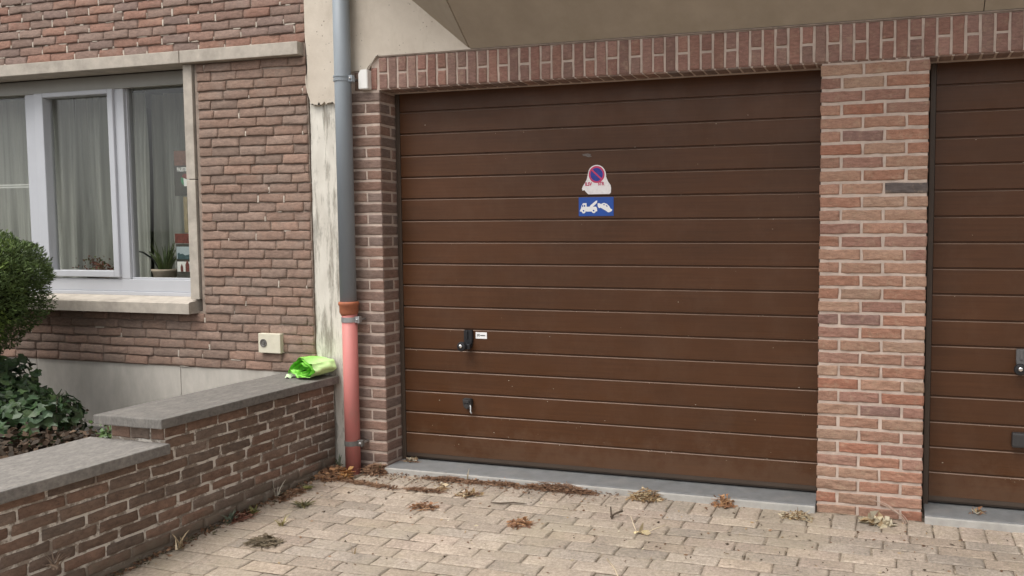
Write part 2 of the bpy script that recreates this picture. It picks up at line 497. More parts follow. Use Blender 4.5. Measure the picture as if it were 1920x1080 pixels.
# ------------------------------------------------------------------ bricks
def brick_mesh(name, bricks, O, U, V, Nn, mat, parent, prot=0.006, rnd=0.006, rough=0.0015, jit=0.002, nx=8, nz=4, seed=0, back=-0.006, col_jit=0.06, crease=0.0, tilt=0.0, tone=1.0):
    """bricks: list of (u, v, w, h, colour, extra_protrusion). Each is a rounded, rough-faced block."""
    O, U, V, Nn = (np.array(a, float) for a in (O, U, V, Nn))
    def axis(n):
        e = [-1, -0.90]
        mid = list(np.linspace(-0.72, 0.72, max(1, n - 3)))
        return np.array(e + mid + [0.90, 1])
    su, sv = axis(nx), axis(nz)
    nu, nv = len(su), len(sv)
    gu, gv = np.meshgrid(su, sv)              # (nv, nu)
    gu, gv = gu.ravel(), gv.ravel()
    B = len(bricks)
    ar = np.array([b[:4] for b in bricks], float)
    cols = np.array([b[4] for b in bricks], float)
    ex = np.array([b[5] if len(b) > 5 else 0 for b in bricks], float)
    cu, cv = ar[:, 0] + ar[:, 2] / 2, ar[:, 1] + ar[:, 3] / 2
    hw, hh = ar[:, 2] / 2, ar[:, 3] / 2
    pu = cu[:, None] + gu[None] * hw[:, None]
    pv = cv[:, None] + gv[None] * hh[:, None]
    du = np.maximum(0, np.abs(gu)[None] * hw[:, None] - (hw[:, None] - rnd)) / rnd
    dv = np.maximum(0, np.abs(gv)[None] * hh[:, None] - (hh[:, None] - rnd)) / rnd
    h = prot - rnd * 0.7 * np.minimum(1.3, du ** 2 + dv ** 2) + ex[:, None]
    h = h - tilt * gv[None]
    P3 = np.stack([pu, pv, np.zeros_like(pu)], -1)
    P3[..., 2] += np.arange(B)[:, None] * 0.37
    flat = P3.reshape(-1, 3)
    n1 = vnoise(flat * np.array([0.45, 1.6, 1]), 42, seed).reshape(B, -1)
    n2 = vnoise(flat, 110, seed + 1).reshape(B, -1)
    n3 = vnoise(flat * np.array([0.55, 1.5, 1]) + np.stack([flat[:, 1], flat[:, 0] * 0.6, flat[:, 2] * 0], 1) * 0.5, 60, seed + 7).reshape(B, -1)
    h = h + rough * (n1 * 1.1 + n2 * 0.5 + crease * (0.45 - 1.6 * np.abs(n3)))
    h = np.maximum(h, prot - rnd * 0.95)
    edge = np.maximum(np.abs(gu), np.abs(gv))[None] ** 2
    ju = vnoise(flat, 24, seed + 2).reshape(B, -1) * jit * edge
    jv = (vnoise(flat, 15, seed + 3) * 0.7 + vnoise(flat, 45, seed + 5) * 0.5).reshape(B, -1) * jit * edge
    pu, pv = pu + ju, pv + jv
    # border ring for the sides
    ring = [i for i in range(nu)] + [r * nu + nu - 1 for r in range(1, nv)] + [(nv - 1) * nu + i for i in range(nu - 2, -1, -1)] + [r * nu for r in range(nv - 2, 0, -1)]
    ring = np.array(ring)
    ru = pu[:, ring] + (cu[:, None] - pu[:, ring]) * (0.0025 / hw[:, None])
    rv = pv[:, ring] + (cv[:, None] - pv[:, ring]) * (0.0025 / hh[:, None])
    rh = np.full_like(ru, back)
    au, av, ah = np.concatenate([pu, ru], 1), np.concatenate([pv, rv], 1), np.concatenate([h, rh], 1)
    per = au.shape[1]
    verts = O + au[..., None] * U + av[..., None] * V + ah[..., None] * Nn
    f = []
    for r in range(nv - 1):
        for c in range(nu - 1):
            a = r * nu + c
            f.append((a, a + 1, a + nu + 1, a + nu))
    k = len(ring)
    for i in range(k):
        j = (i + 1) % k
        f.append((ring[j], ring[i], nu * nv + i, nu * nv + j))
    f = np.array(f)
    if np.dot(np.cross(U, V), Nn) < 0:
        f = f[:, ::-1]
    faces = (f[None] + (np.arange(B) * per)[:, None, None]).reshape(-1, 4)
    cj = 1 + vnoise(np.concatenate([flat], 0), 9, seed + 4).reshape(B, -1) * col_jit
    cj = np.concatenate([cj, cj[:, ring]], 1)
    vc = cols[:, None, :] * cj[..., None] * tone
    return mesh_np(name, verts.reshape(-1, 3), faces, mat, parent, True, vc.reshape(-1, 3))

def pick(pal, var=0.12):
    c = np.array(random.choice(pal))
    return tuple(c * (1 + random.uniform(-var, var)))

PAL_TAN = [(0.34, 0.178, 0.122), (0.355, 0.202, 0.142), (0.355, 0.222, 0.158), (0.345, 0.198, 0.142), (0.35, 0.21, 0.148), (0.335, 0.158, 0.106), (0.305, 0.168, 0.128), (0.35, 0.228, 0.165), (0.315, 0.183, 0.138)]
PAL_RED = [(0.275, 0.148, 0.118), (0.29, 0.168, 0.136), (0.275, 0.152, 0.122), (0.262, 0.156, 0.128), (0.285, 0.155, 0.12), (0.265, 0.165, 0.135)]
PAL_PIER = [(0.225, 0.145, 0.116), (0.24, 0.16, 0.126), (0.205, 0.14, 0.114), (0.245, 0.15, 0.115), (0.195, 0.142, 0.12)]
PAL_HOUSE = [(0.232, 0.158, 0.122), (0.218, 0.148, 0.116), (0.24, 0.168, 0.133), (0.228, 0.15, 0.115), (0.21, 0.15, 0.12), (0.246, 0.16, 0.122)]
PAL_HOUSE_TOP = [(0.225, 0.143, 0.113), (0.212, 0.145, 0.118), (0.246, 0.14, 0.106), (0.202, 0.142, 0.12), (0.222, 0.156, 0.127), (0.256, 0.148, 0.11)]
PAL_GARDEN = [(0.190, 0.130, 0.098), (0.205, 0.138, 0.103), (0.175, 0.127, 0.10), (0.215, 0.136, 0.10), (0.192, 0.143, 0.114), (0.205, 0.13, 0.096)]
PAL_PAVER = [(0.378, 0.315, 0.256), (0.392, 0.326, 0.266), (0.366, 0.309, 0.254), (0.402, 0.332, 0.268), (0.382, 0.31, 0.246), (0.392, 0.318, 0.26), (0.358, 0.305, 0.255)]

# ================================================================== GROUND
Z0, SL = -0.045, 0.05               # driveway height at the facade, slope down to the street
gz = lambda y: Z0 + SL * y
def paving():
    L, S, P = 0.23, 0.0865, 0.0
    V = Vector((0, 1, SL)).normalized()
    br = []
    # header row along the thresholds
    x = -2.55
    while x < 5.6:
        br.append((x + 0.003, -0.185, 0.1085, 0.172, pick(PAL_PAVER, 0.10), random.uniform(-0.0012, 0.0012)))
        x += 0.1145
    y = -0.185
    row = 0
    offs = [0.0, 0.5, 0.28, 0.74, 0.12, 0.58, 0.36]
    while y > -4.9:
        y -= S
        # edge stretcher beside the garden wall, its long joint runs straight
        br.append((-2.775 + random.uniform(-0.002, 0.002), y + 0.0025, 0.222, S - 0.0045, pick(PAL_PAVER, 0.12), random.uniform(-0.0008, 0.0008)))
        x = -2.55
        first = offs[row % 7] * L
        if first > 0.03:
            br.append((x, y + 0.0025, first - 0.0045, S - 0.0045, pick(PAL_PAVER, 0.12), random.uniform(-0.0015, 0.0015)))
            x += first
        while x < 5.5:
            br.append((x + random.uniform(-0.001, 0.001), y + 0.0025 + random.uniform(-0.001, 0.001), L - 0.0045, S - 0.0045, pick(PAL_PAVER, 0.12), random.uniform(-0.0015, 0.0015)))
            x += L
        row += 1
    o = brick_mesh('driveway', br, (0, 0, Z0), (1, 0, 0), V, Vector((0, -SL, 1)).normalized(), MAT['paver'], None, prot=0.0, rnd=0.0045, rough=0.0013, jit=0.0034, nx=11, nz=6, seed=31, back=-0.02, col_jit=0.16, tone=0.94)
    structure(o)
    bm = bmesh.new()
    d = 0.0036
    vs = [bm.verts.new(p) for p in ((-2.8, 0.3, gz(0.3) - d), (5.6, 0.3, gz(0.3) - d), (5.6, -5.2, gz(-5.2) - d), (-2.8, -5.2, gz(-5.2) - d))]
    bm.faces.new(vs)
    structure(bm_obj('sand_bed', bm, MAT['joint_sand']))
    bm = bmesh.new()
    vs = [bm.verts.new(p) for p in ((-150, 60, -0.33), (150, 60, -0.33), (150, -150, -0.33), (-150, -150, -0.33))]
    bm.faces.new(vs)
    structure(bm_obj('road', bm, MAT['asphalt']))
    # planting bed behind the garden wall
    n, m = 60, 60
    xs = np.linspace(-7.6, -3.0, n)
    ys = np.linspace(-4.9, -0.02, m)
    X, Y = np.meshgrid(xs, ys)
    p = np.stack([X.ravel(), Y.ravel(), np.zeros(X.size)], 1)
    z = 0.10 + 0.018 * vnoise(p, 5, 3) + 0.012 * vnoise(p, 17, 4)
    z += 0.20 * np.clip((-0.55 - Y.ravel()) / 0.5, 0, 1) - 0.06
    p[:, 2] = z
    f = [(r * n + c, r * n + c + 1, (r + 1) * n + c + 1, (r + 1) * n + c) for r in range(m - 1) for c in range(n - 1)]
    structure(mesh_np('soil', p, f, MAT['soil'], None, True))
paving()

# ================================================================== BRICK HOUSE (left)
house = thing('brick_house', 'brown rough-brick house front with a white window and pale stone trim', 'house', (-5, 0, 0))
HX0, HX1 = -7.6, -2.92
WX0, WX1 = -6.55, -3.735            # brick opening
WZ0, WZ1 = 0.84, 2.35
def house_wall():
    ch = (2.35 - 0.505) / 33
    L = 0.195
    br, dots = [], []
    def run(xa, xb, z, pal, offset, dot_p):
        x = xb - offset * L
        edges = [xb]
        while x > xa + 0.03:
            edges.append(x)
            x -= L * random.uniform(0.94, 1.06)
        edges.append(xa)
        for b, a in zip(edges, edges[1:]):
            c = pick(pal, 0.12)
            br.append((a + 0.0018, z + 0.0025 + random.uniform(-0.0015, 0.0015), b - a - 0.0035, ch - 0.004 + random.uniform(-0.0025, 0.001), c, random.uniform(-0.002, 0.003)))
            if random.random() < dot_p and a > xa:
                dots.append((a - 0.006 + random.uniform(-0.002, 0.002), z + random.uniform(-0.004, 0.002), random.uniform(0.007, 0.011), random.uniform(0.25, 0.8) * ch, (1, 1, 1), random.uniform(-0.003, 0.0)))
            if random.random() < dot_p * 0.25:
                dots.append((random.uniform(a, max(a + 0.001, b - 0.09)), z - 0.004, random.uniform(0.02, 0.08), 0.008, (1, 1, 1), random.uniform(-0.004, -0.001)))
    for r in range(33):
        z = 0.505 + r * ch
        off = [0.62, 0.2, 0.95, 0.45][r % 4] + random.uniform(-0.08, 0.08)
        right = HX1 - 0.004 + random.uniform(-0.006, 0.004)
        if z + ch * 0.6 > WZ0 and z < WZ1:
            run(WX1 + 0.022, right, z, PAL_HOUSE, off, 0.16)
            run(HX0, WX0 - 0.02, z, PAL_HOUSE, off, 0.12)
        else:
            run(HX0, right, z, PAL_HOUSE, off, 0.12)
    z = 2.428
    r = 0
    while z < 3.3:
        run(HX0, HX1 - 0.006, z, PAL_HOUSE_TOP, [0.9, 0.4, 0.7, 0.15][r % 4] + random.uniform(-0.05, 0.05), 0.62)
        z += 0.0545
        r += 1
    brick_mesh('wall', br, (0, 0, 0), (1, 0, 0), (0, 0, 1), (0, -1, 0), MAT['brick_brown'], house, prot=0.0, rnd=0.0065, rough=0.0022, jit=0.005, nx=10, nz=6, seed=5, back=-0.03, crease=0.6, tilt=0.0028, tone=1.09)
    brick_mesh('pointing', dots, (0, 0, 0), (1, 0, 0), (0, 0, 1), (0, -1, 0), MAT['mortar_white'], house, prot=0.0015, rnd=0.003, rough=0.002, jit=0.003, nx=4, nz=4, seed=8, back=-0.03)['kind'] = 'stuff'
    bm = bmesh.new()
    yb = 0.0075
    for a in ((HX0, WX0, 0.5, 2.36), (WX1, HX1 - 0.002, 0.5, 2.36), (WX0, WX1, 0.5, 0.85), (HX0, HX1 - 0.002, 2.36, 3.32)):
        add_box(bm, a[0], a[1], yb, 0.32, a[2], a[3])
    bm_obj('mortar', bm, MAT['mortar_brown'], house)
house_wall()

def house_trim():
    bm = bmesh.new()
    # stone plinth slabs
    for a, b in ((-7.6, -6.33), (-6.326, -5.134), (-5.130, -3.929), (-3.925, -2.93)):
        add_box(bm, a, b, 0.008, 0.25, 0.10, 0.503, 0.003)
    add_box(bm, -7.6, -2.93, -0.045, 0.25, -0.1, 0.096, 0.006)
    bm_obj('plinth', bm, MAT['plinth'], house)
    bm = bmesh.new()
    for a, b in ((-7.6, -5.330), (-5.324, -3.800), (-3.794, -2.946)):
        add_box(bm, a, b, -0.042, 0.10, 2.350, 2.424, 0.004)
    bm_obj('window_lintel', bm, MAT['stone_pale'], house)
    bm = bmesh.new()
    add_box(bm, WX1 - 0.078, WX1 - 0.012, -0.004, 0.11, 0.925, 1.655, 0.003)
    add_box(bm, WX1 - 0.078, WX1 - 0.012, -0.004, 0.11, 1.660, 2.349, 0.003)
    bm_obj('window_jamb', bm, MAT['stone_pale'], house)
    bm = bmesh.new()
    add_box(bm, WX0, WX0 + 0.07, -0.004, 0.11, 0.925, 2.349, 0.003)
    bm_obj('window_jamb', bm, MAT['stone_pale'], house)
    bm = bmesh.new()
    # sloping window sill
    x0, x1 = WX0 - 0.02, -3.770
    prof = [(-0.062, 0.838), (-0.062, 0.902), (-0.054, 0.910), (0.118, 0.931), (0.118, 0.838)]
    f = [bm.verts.new((x0, y, z)) for y, z in prof]
    b = [bm.verts.new((x1, y, z)) for y, z in prof]
    bm.faces.new(f)
    bm.faces.new(b[::-1])
    for i in range(5):
        j = (i + 1) % 5
        bm.faces.new((f[i], b[i], b[j], f[j]))
    bm_obj('window_sill', bm, MAT['stone_pale'], house)
    # flat roof over the part that is built
    bm = bmesh.new()
    add_box(bm, HX0 - 0.05, HX1 - 0.01, -0.08, 3.2, 3.33, 3.42, 0.01)
    bm_obj('roof', bm, MAT['asphalt'], house)
    # room behind the window
    bm = bmesh.new()
    x0, x1, y0, y1, z0, z1 = WX0 - 0.3, -3.0, 0.325, 3.0, 0.2, 2.6
    add_box(bm, x0, x1, y1, y1 + 0.1, z0, z1)
    add_box(bm, x0 - 0.1, x0, y0, y1, z0, z1)
    add_box(bm, x1, x1 + 0.08, y0, y1, z0, z1)
    add_box(bm, x0, x1, y0, y1, z1, z1 + 0.1)
    add_box(bm, x0, x1, y0, y1, z0 - 0.1, z0)
    add_box(bm, x0, x1, y0 - 0.05, y0, z0, 0.95)
    bm_obj('room', bm, MAT['room'], house)
    bm = bmesh.new()
    add_box(bm, WX0 + 0.02, WX1 - 0.02, 0.176, 0.44, 0.985, 1.01, 0.004)
    bm_obj('inner_sill', bm, MAT['sill_inner'], house)
house_trim()

def house_window():
    Y = 0.120
    bm = bmesh.new()
    # outer frame: bottom, top, mullions (front face at Y)
    add_box(bm, WX0 + 0.04, WX1 - 0.02, Y, Y + 0.07, 0.955, 1.034, 0.004)
    add_box(bm, WX0 + 0.04, WX1 - 0.02, Y - 0.012, Y + 0.06, 0.929, 0.9545, 0.004)
    add_box(bm, -4.535, -4.432, Y, Y + 0.07, 1.0345, 2.268, 0.004)
    add_box(bm, -5.272, -5.186, Y, Y + 0.07, 1.0345, 2.268, 0.004)
    add_box(bm, WX0 + 0.04, WX0 + 0.11, Y, Y + 0.07, 1.0345, 2.268, 0.004)
    add_box(bm, WX1 - 0.085, WX1 - 0.02, Y, Y + 0.07, 1.0345, 2.268, 0.004)
    w = bm_obj('window', bm, MAT['pvc'], house)
    bm = bmesh.new()
    add_box(bm, WX0 + 0.04, WX1 - 0.02, Y - 0.004, Y + 0.10, 2.2685, 2.349, 0.003)
    add_box(bm, WX0 + 0.04, WX1 - 0.02, Y - 0.010, Y + 0.02, 2.262, 2.268, 0.001)
    bm_obj('window_head', bm, MAT['pvc_shade'], house)
    # opening sash of the middle bay, a little proud of the frame
    bm = bmesh.new()
    ys = Y - 0.016
    x0, x1, z0, z1 = -5.183, -4.505, 1.046, 2.262
    t = 0.076
    add_box(bm, x0, x0 + t, ys, ys + 0.07, z0, z1, 0.006)
    add_box(bm, x1 - t * 0.60, x1, ys, ys + 0.07, z0, z1, 0.006)
    add_box(bm, x0 + t, x1 - t * 0.60, ys + 0.001, ys + 0.07, z0, z0 + 0.043, 0.005)
    add_box(bm, x0 + t, x1 - t * 0.60, ys + 0.001, ys + 0.07, z1 - 0.03, z1, 0.005)
    bm_obj('sash', bm, MAT['pvc'], w)
    # glazing beads of the fixed bays
    bm = bmesh.new()
    add_box(bm, -4.432, WX1 - 0.085, Y + 0.012, Y + 0.05, 1.0345, 1.046, 0.003)
    bm_obj('glazing_bead', bm, MAT['pvc'], w)
    bm = bmesh.new()
    add_box(bm, -4.4315, -4.424, Y + 0.018, Y + 0.05, 1.047, 2.265, 0.002)
    bm_obj('glazing_bead', bm, MAT['pvc'], w)
    bm = bmesh.new()
    add_box(bm, -5.292, -5.2725, Y + 0.006, Y + 0.05, 1.047, 2.265, 0.003)
    bm_obj('glazing_bead', bm, MAT['pvc'], w)
    for a, b, z0 in ((-4.424, WX1 - 0.08, 1.04), (-5.11, -4.55, 1.085), (WX0 + 0.1, -5.28, 1.04)):
        bm = bmesh.new()
        add_box(bm, a, b, Y + 0.034, Y + 0.040, z0, 2.262)
        bm_obj('pane', bm, MAT['glass'], w)
house_window()

def curtain(name, label, x0, x1, z0, z1, y, amp, nf, seed, lean=0.0):
    n, m = 160, 24
    u = np.linspace(0, 1, n)
    v = np.linspace(0, 1, m)
    U_, V_ = np.meshgrid(u, v)
    X = x0 + (x1 - x0) * U_ + lean * (1 - V_) * (0.4 + 0.6 * U_)
    q = np.stack([U_.ravel() * nf, V_.ravel() * 0.6, np.zeros(U_.size)], 1)
    Yv = y + amp * vnoise(q, 1.0, seed) + amp * 0.45 * vnoise(q, 2.6, seed + 1)
    P = np.stack([X.ravel(), Yv, (z0 + (z1 - z0) * V_).ravel()], 1)
    f = [(r * n + c, r * n + c + 1, (r + 1) * n + c + 1, (r + 1) * n + c) for r in range(m - 1) for c in range(n - 1)]
    o = mesh_np(name, P, f, MAT['net_curtain'], None, True)
    tag(o, label, 'curtain', 'net curtains behind the house window')
curtain('net_curtain', 'grey net curtain behind the opening middle pane of the window', -5.18, -4.55, 1.012, 2.30, 0.40, 0.055, 9, 1)
curtain('net_curtain', 'grey net curtain behind the right-hand pane beside the potted plant', -4.66, -3.60, 1.012, 2.30, 0.52, 0.055, 13, 2, lean=0.06)
curtain('net_curtain', 'grey net curtain behind the left pane above the clipped shrub', -6.45, -5.24, 1.012, 2.30, 0.42, 0.03, 16, 3)

def window_things():
    # blind bar line in the left bay
    bm = bmesh.new()
    add_box(bm, -6.4, -5.30, 0.215, 0.219, 1.652, 1.660)
    add_box(bm, -6.4, -5.30, 0.215, 0.219, 1.668, 1.676)
    o = bm_obj('curtain_rod', bm, MAT['paper_white'])
    tag(o, 'thin pale double rod across the left window pane', 'curtain rod')
    yp = 0.172
    # poster with one line of lettering
    t = thing('poster', 'dark poster with white lettering behind the right edge of the window', 'poster', (-3.97, yp, 1.6))
    bm = bmesh.new()
    add_box(bm, -4.098, -3.845, yp, yp + 0.001, 1.572, 1.862)
    bm_obj('sheet', bm, MAT['paper_dark'], t)
    bm = bmesh.new()
    add_box(bm, -4.092, -3.85, yp - 0.001, yp, 1.765, 1.856)
    bm_obj('picture', bm, MAT['paper_brown'], t)
    bm = bmesh.new()
    add_lathe(bm, [(0.036, 0), (0.036, 0.001)], -4.008, yp, 1.672, 24, 'Y')
    bm_obj('emblem', bm, MAT['paper_green'], t)
    bm = bmesh.new()
    add_poly(bm, [(-4.038, 1.69), (-4.018, 1.712), (-3.988, 1.712), (-3.975, 1.695), (-3.993, 1.675), (-4.018, 1.684)], yp - 0.002, yp - 0.0012)
    bm_obj('emblem_top', bm, MAT['paper_red'], t)
    bm = bmesh.new()
    add_poly(bm, [(-4.021, 1.684), (-3.993, 1.674), (-3.976, 1.69), (-3.973, 1.632), (-4.018, 1.632)], yp - 0.003, yp - 0.0022)
    bm_obj('emblem_figure', bm, MAT['paper_white'], t)
    text_mesh('lettering', 'PALESTINE', 0.034, -4.072, yp - 0.002, 1.728, MAT['paper_white'], t, xscale=0.60)
    # lower leaflet: red banner, picture, red figures, dark rows
    t = thing('leaflet', 'tall leaflet with red banner and small pictures low in the window', 'leaflet', (-3.97, yp, 1.04))
    def sheet(nm, x0, x1, z0, z1, mt, dy=0.0):
        bm = bmesh.new()
        add_box(bm, x0, x1, yp - dy, yp + 0.001 - dy, z0, z1)
        bm_obj(nm, bm, MAT[mt], t)
    sheet('sheet', -4.106, -3.84, 1.012, 1.262, 'paper_dark')
    sheet('banner', -4.108, -3.86, 1.268, 1.330, 'paper_red', 0.002)
    sheet('picture', -4.100, -3.85, 1.168, 1.246, 'paper_sky', 0.002)
    bm = bmesh.new()
    add_poly(bm, [(-4.09, 1.166), (-4.09, 1.205), (-4.075, 1.207), (-4.07, 1.198), (-4.05, 1.202), (-4.03, 1.19), (-4.0, 1.196), (-3.99, 1.205), (-3.975, 1.20), (-3.95, 1.18), (-3.85, 1.18), (-3.85, 1.166)], yp - 0.004, yp - 0.0032)
    bm_obj('skyline', bm, MAT['paper_teal'], t)
    sheet('lower_picture', -4.098, -3.85, 1.085, 1.15, 'paper_white', 0.002)
    bm = bmesh.new()
    for x, w, h in ((-4.06, 0.02, 0.05), (-4.015, 0.03, 0.075), (-3.98, 0.022, 0.06)):
        add_poly(bm, [(x - w / 2, 1.086), (x - w / 2, 1.086 + h * 0.6), (x, 1.086 + h), (x + w / 2, 1.086 + h * 0.6), (x + w / 2, 1.086)], yp - 0.004, yp - 0.0032)
    bm_obj('figure', bm, MAT['paper_red'], t)
    sheet('strip', -4.03, -4.0, 1.335, 1.565, 'paper_yellow', 0.001)
    # potted plant
    t = thing('potted_plant', 'spiky green houseplant in a pale pot on the window ledge', 'potted plant', (-4.30, 0.26, 1.01))
    bm = bmesh.new()
    add_lathe(bm, [(0.058, 0.0), (0.074, 0.07), (0.078, 0.07), (0.078, 0.085), (0.068, 0.085), (0.064, 0.072)], -4.30, 0.26, 1.011, 24)
    bm_obj('pot', bm, MAT['clay_pot'], t, True)
    leaves = []
    for i in range(46):
        a = random.uniform(0, 2 * math.pi)
        ln = random.uniform(0.10, 0.30)
        sp = random.uniform(0.03, 0.12) * (0.6 if ln > 0.2 else 1.0)
        leaves.append(((-4.30 + 0.03 * math.cos(a), 0.26 + 0.03 * math.sin(a), 1.085), (math.cos(a) * sp, math.sin(a) * sp * 0.6, ln), random.uniform(0.005, 0.009)))
    blades('leaves', leaves, [(0.07, 0.095, 0.03), (0.10, 0.13, 0.05), (0.05, 0.075, 0.028)], MAT['leaf'], t)
    # desk lamp arm
    t = thing('desk_lamp', 'black bent-arm desk lamp beside the potted plant in the window', 'lamp', (-4.36, 0.30, 1.01))
    bm = bmesh.new()
    add_tube(bm, [(-4.37, 0.30, 1.02), (-4.39, 0.30, 1.09), (-4.43, 0.29, 1.16), (-4.49, 0.27, 1.205), (-4.53, 0.26, 1.215)], 0.006)
    add_lathe(bm, [(0.045, 0.0), (0.045, 0.012), (0.01, 0.018)], -4.37, 0.30, 1.011, 20)
    bm_obj('arm', bm, MAT['black_plastic'], t, True)
    bm = bmesh.new()
    add_lathe(bm, [(0.014, 0.035), (0.03, 0.0), (0.026, 0.0), (0.010, 0.03)], -4.545, 0.255, 1.178, 18)
    bm_obj('lamp_shade', bm, MAT['chrome'], t, True)
    # dried flower bowl behind the middle pane
    t = thing('flower_bowl', 'low bowl of reddish dried flowers behind the middle window pane', 'flowers', (-4.86, 0.25, 1.01))
    bm = bmesh.new()
    add_lathe(bm, [(0.04, 0.0), (0.09, 0.05), (0.085, 0.05), (0.04, 0.01)], -4.86, 0.25, 1.011, 22)
    bm_obj('bowl', bm, MAT['clay_pot'], t, True)
    leaves = []
    pal = [(0.20, 0.05, 0.035), (0.14, 0.08, 0.04), (0.09, 0.10, 0.04), (0.22, 0.09, 0.06)]
    scatter_leaves('blossoms', 260, lambda: (-4.86 + random.gauss(0, 0.065), 0.25 + random.gauss(0, 0.03), 1.10 + random.gauss(0, 0.03)), 0.022, 0.016, pal, MAT['dry'], t)

def text_mesh(name, s, size, x, y, z, mat, parent, xscale=1.0, bold=True):
    cu = bpy.data.curves.new(name, 'FONT')
    cu.body = s
    cu.size = size
    cu.extrude = 0.0003
    if bold:
        cu.offset = size * 0.04
    to = bpy.data.objects.new(name, cu)
    COL.objects.link(to)
    dg = bpy.context.evaluated_depsgraph_get()
    me = bpy.data.meshes.new_from_object(to.evaluated_get(dg))
    bpy.data.objects.remove(to)
    me.transform(Matrix.Translation((x, y, z)) @ Matrix.Rotation(R(90), 4, 'X') @ Matrix.Diagonal((xscale, 1, 1, 1)))
    me.name = name
    return link_mesh(name, me, mat, parent)

def blades(name, L, pal, mat, parent, seg=5):
    """grass-like blades: (base, offset to tip, half width)"""
    V, F, C = [], [], []
    for base, off, w in L:
        base, off = np.array(base), np.array(off)
        side = np.cross(off, (random.uniform(-1, 1), random.uniform(-1, 1), 0.2))
        side /= (np.linalg.norm(side) + 1e-9)
        c = np.array(random.choice(pal)) * random.uniform(0.8, 1.2)
        n0 = len(V)
        for i in range(seg + 1):
            t = i / seg
            p = base + np.array((off[0] * t ** 1.6, off[1] * t ** 1.6, off[2] * (t - 0.18 * t * t)))
            ww = w * (1 - t ** 1.5) + 0.0006
            V += [p - side * ww, p + side * ww]
            C += [c, c]
        for i in range(seg):
            a = n0 + 2 * i
            F.append((a, a + 1, a + 3, a + 2))
    return mesh_np(name, V, F, mat, parent, True, np.array(C))

def scatter_leaves(name, n, pos, ln, wd, pal, mat, parent, up=0.0, curl=0.3, smooth=True, lo=0.6, hi=1.3):
    """small curled leaves; pos() gives a point or (point, normal)"""
    V, F, C = [], [], []
    for i in range(n):
        p = pos()
        nr = None
        if len(p) == 2:
            p, nr = p
        p = np.array(p)
        d = rng.normal(size=3)
        if nr is not None:
            d = d * 0.55 + np.array(nr)
        d[2] = d[2] * (1 - up)
        d /= np.linalg.norm(d)
        s = np.cross(d, rng.normal(size=3))
        s /= np.linalg.norm(s)
        k = np.cross(d, s)
        sc = random.uniform(lo, hi)
        l, w = ln * sc, wd * sc
        c = np.array(random.choice(pal)) * random.uniform(0.75, 1.25)
        n0 = len(V)
        V += [p, p + d * l * 0.45 + s * w * 0.5 + k * l * curl * 0.2, p + d * l + k * l * curl * random.uniform(-1, 1) * 0.6, p + d * l * 0.45 - s * w * 0.5 + k * l * curl * 0.2]
        C += [c] * 4
        F.append((n0, n0 + 1, n0 + 2, n0 + 3))
    return mesh_np(name, V, F, mat, parent, smooth, np.array(C))

window_things()

def wall_box():
    t = thing('meter_box', 'cream square wall box with a round dark plug set in the brickwork', 'utility box', (-3.22, 0, 0.62))
    bm = bmesh.new()
    add_box(bm, -3.297, -3.139, -0.026, 0.03, 0.616, 0.733, 0.004)
    bm_obj('cover', bm, MAT['cream_plastic'], t)
    bm = bmesh.new()
    add_lathe(bm, [(0.024, 0.0), (0.024, 0.004), (0.018, 0.004), (0.016, 0.0005), (0.0095, 0.0005), (0.0095, 0.003)], -3.258, -0.026, 0.676, 24, 'Y')
    bm_obj('plug', bm, MAT['grey_metal'], t, False)
wall_box()

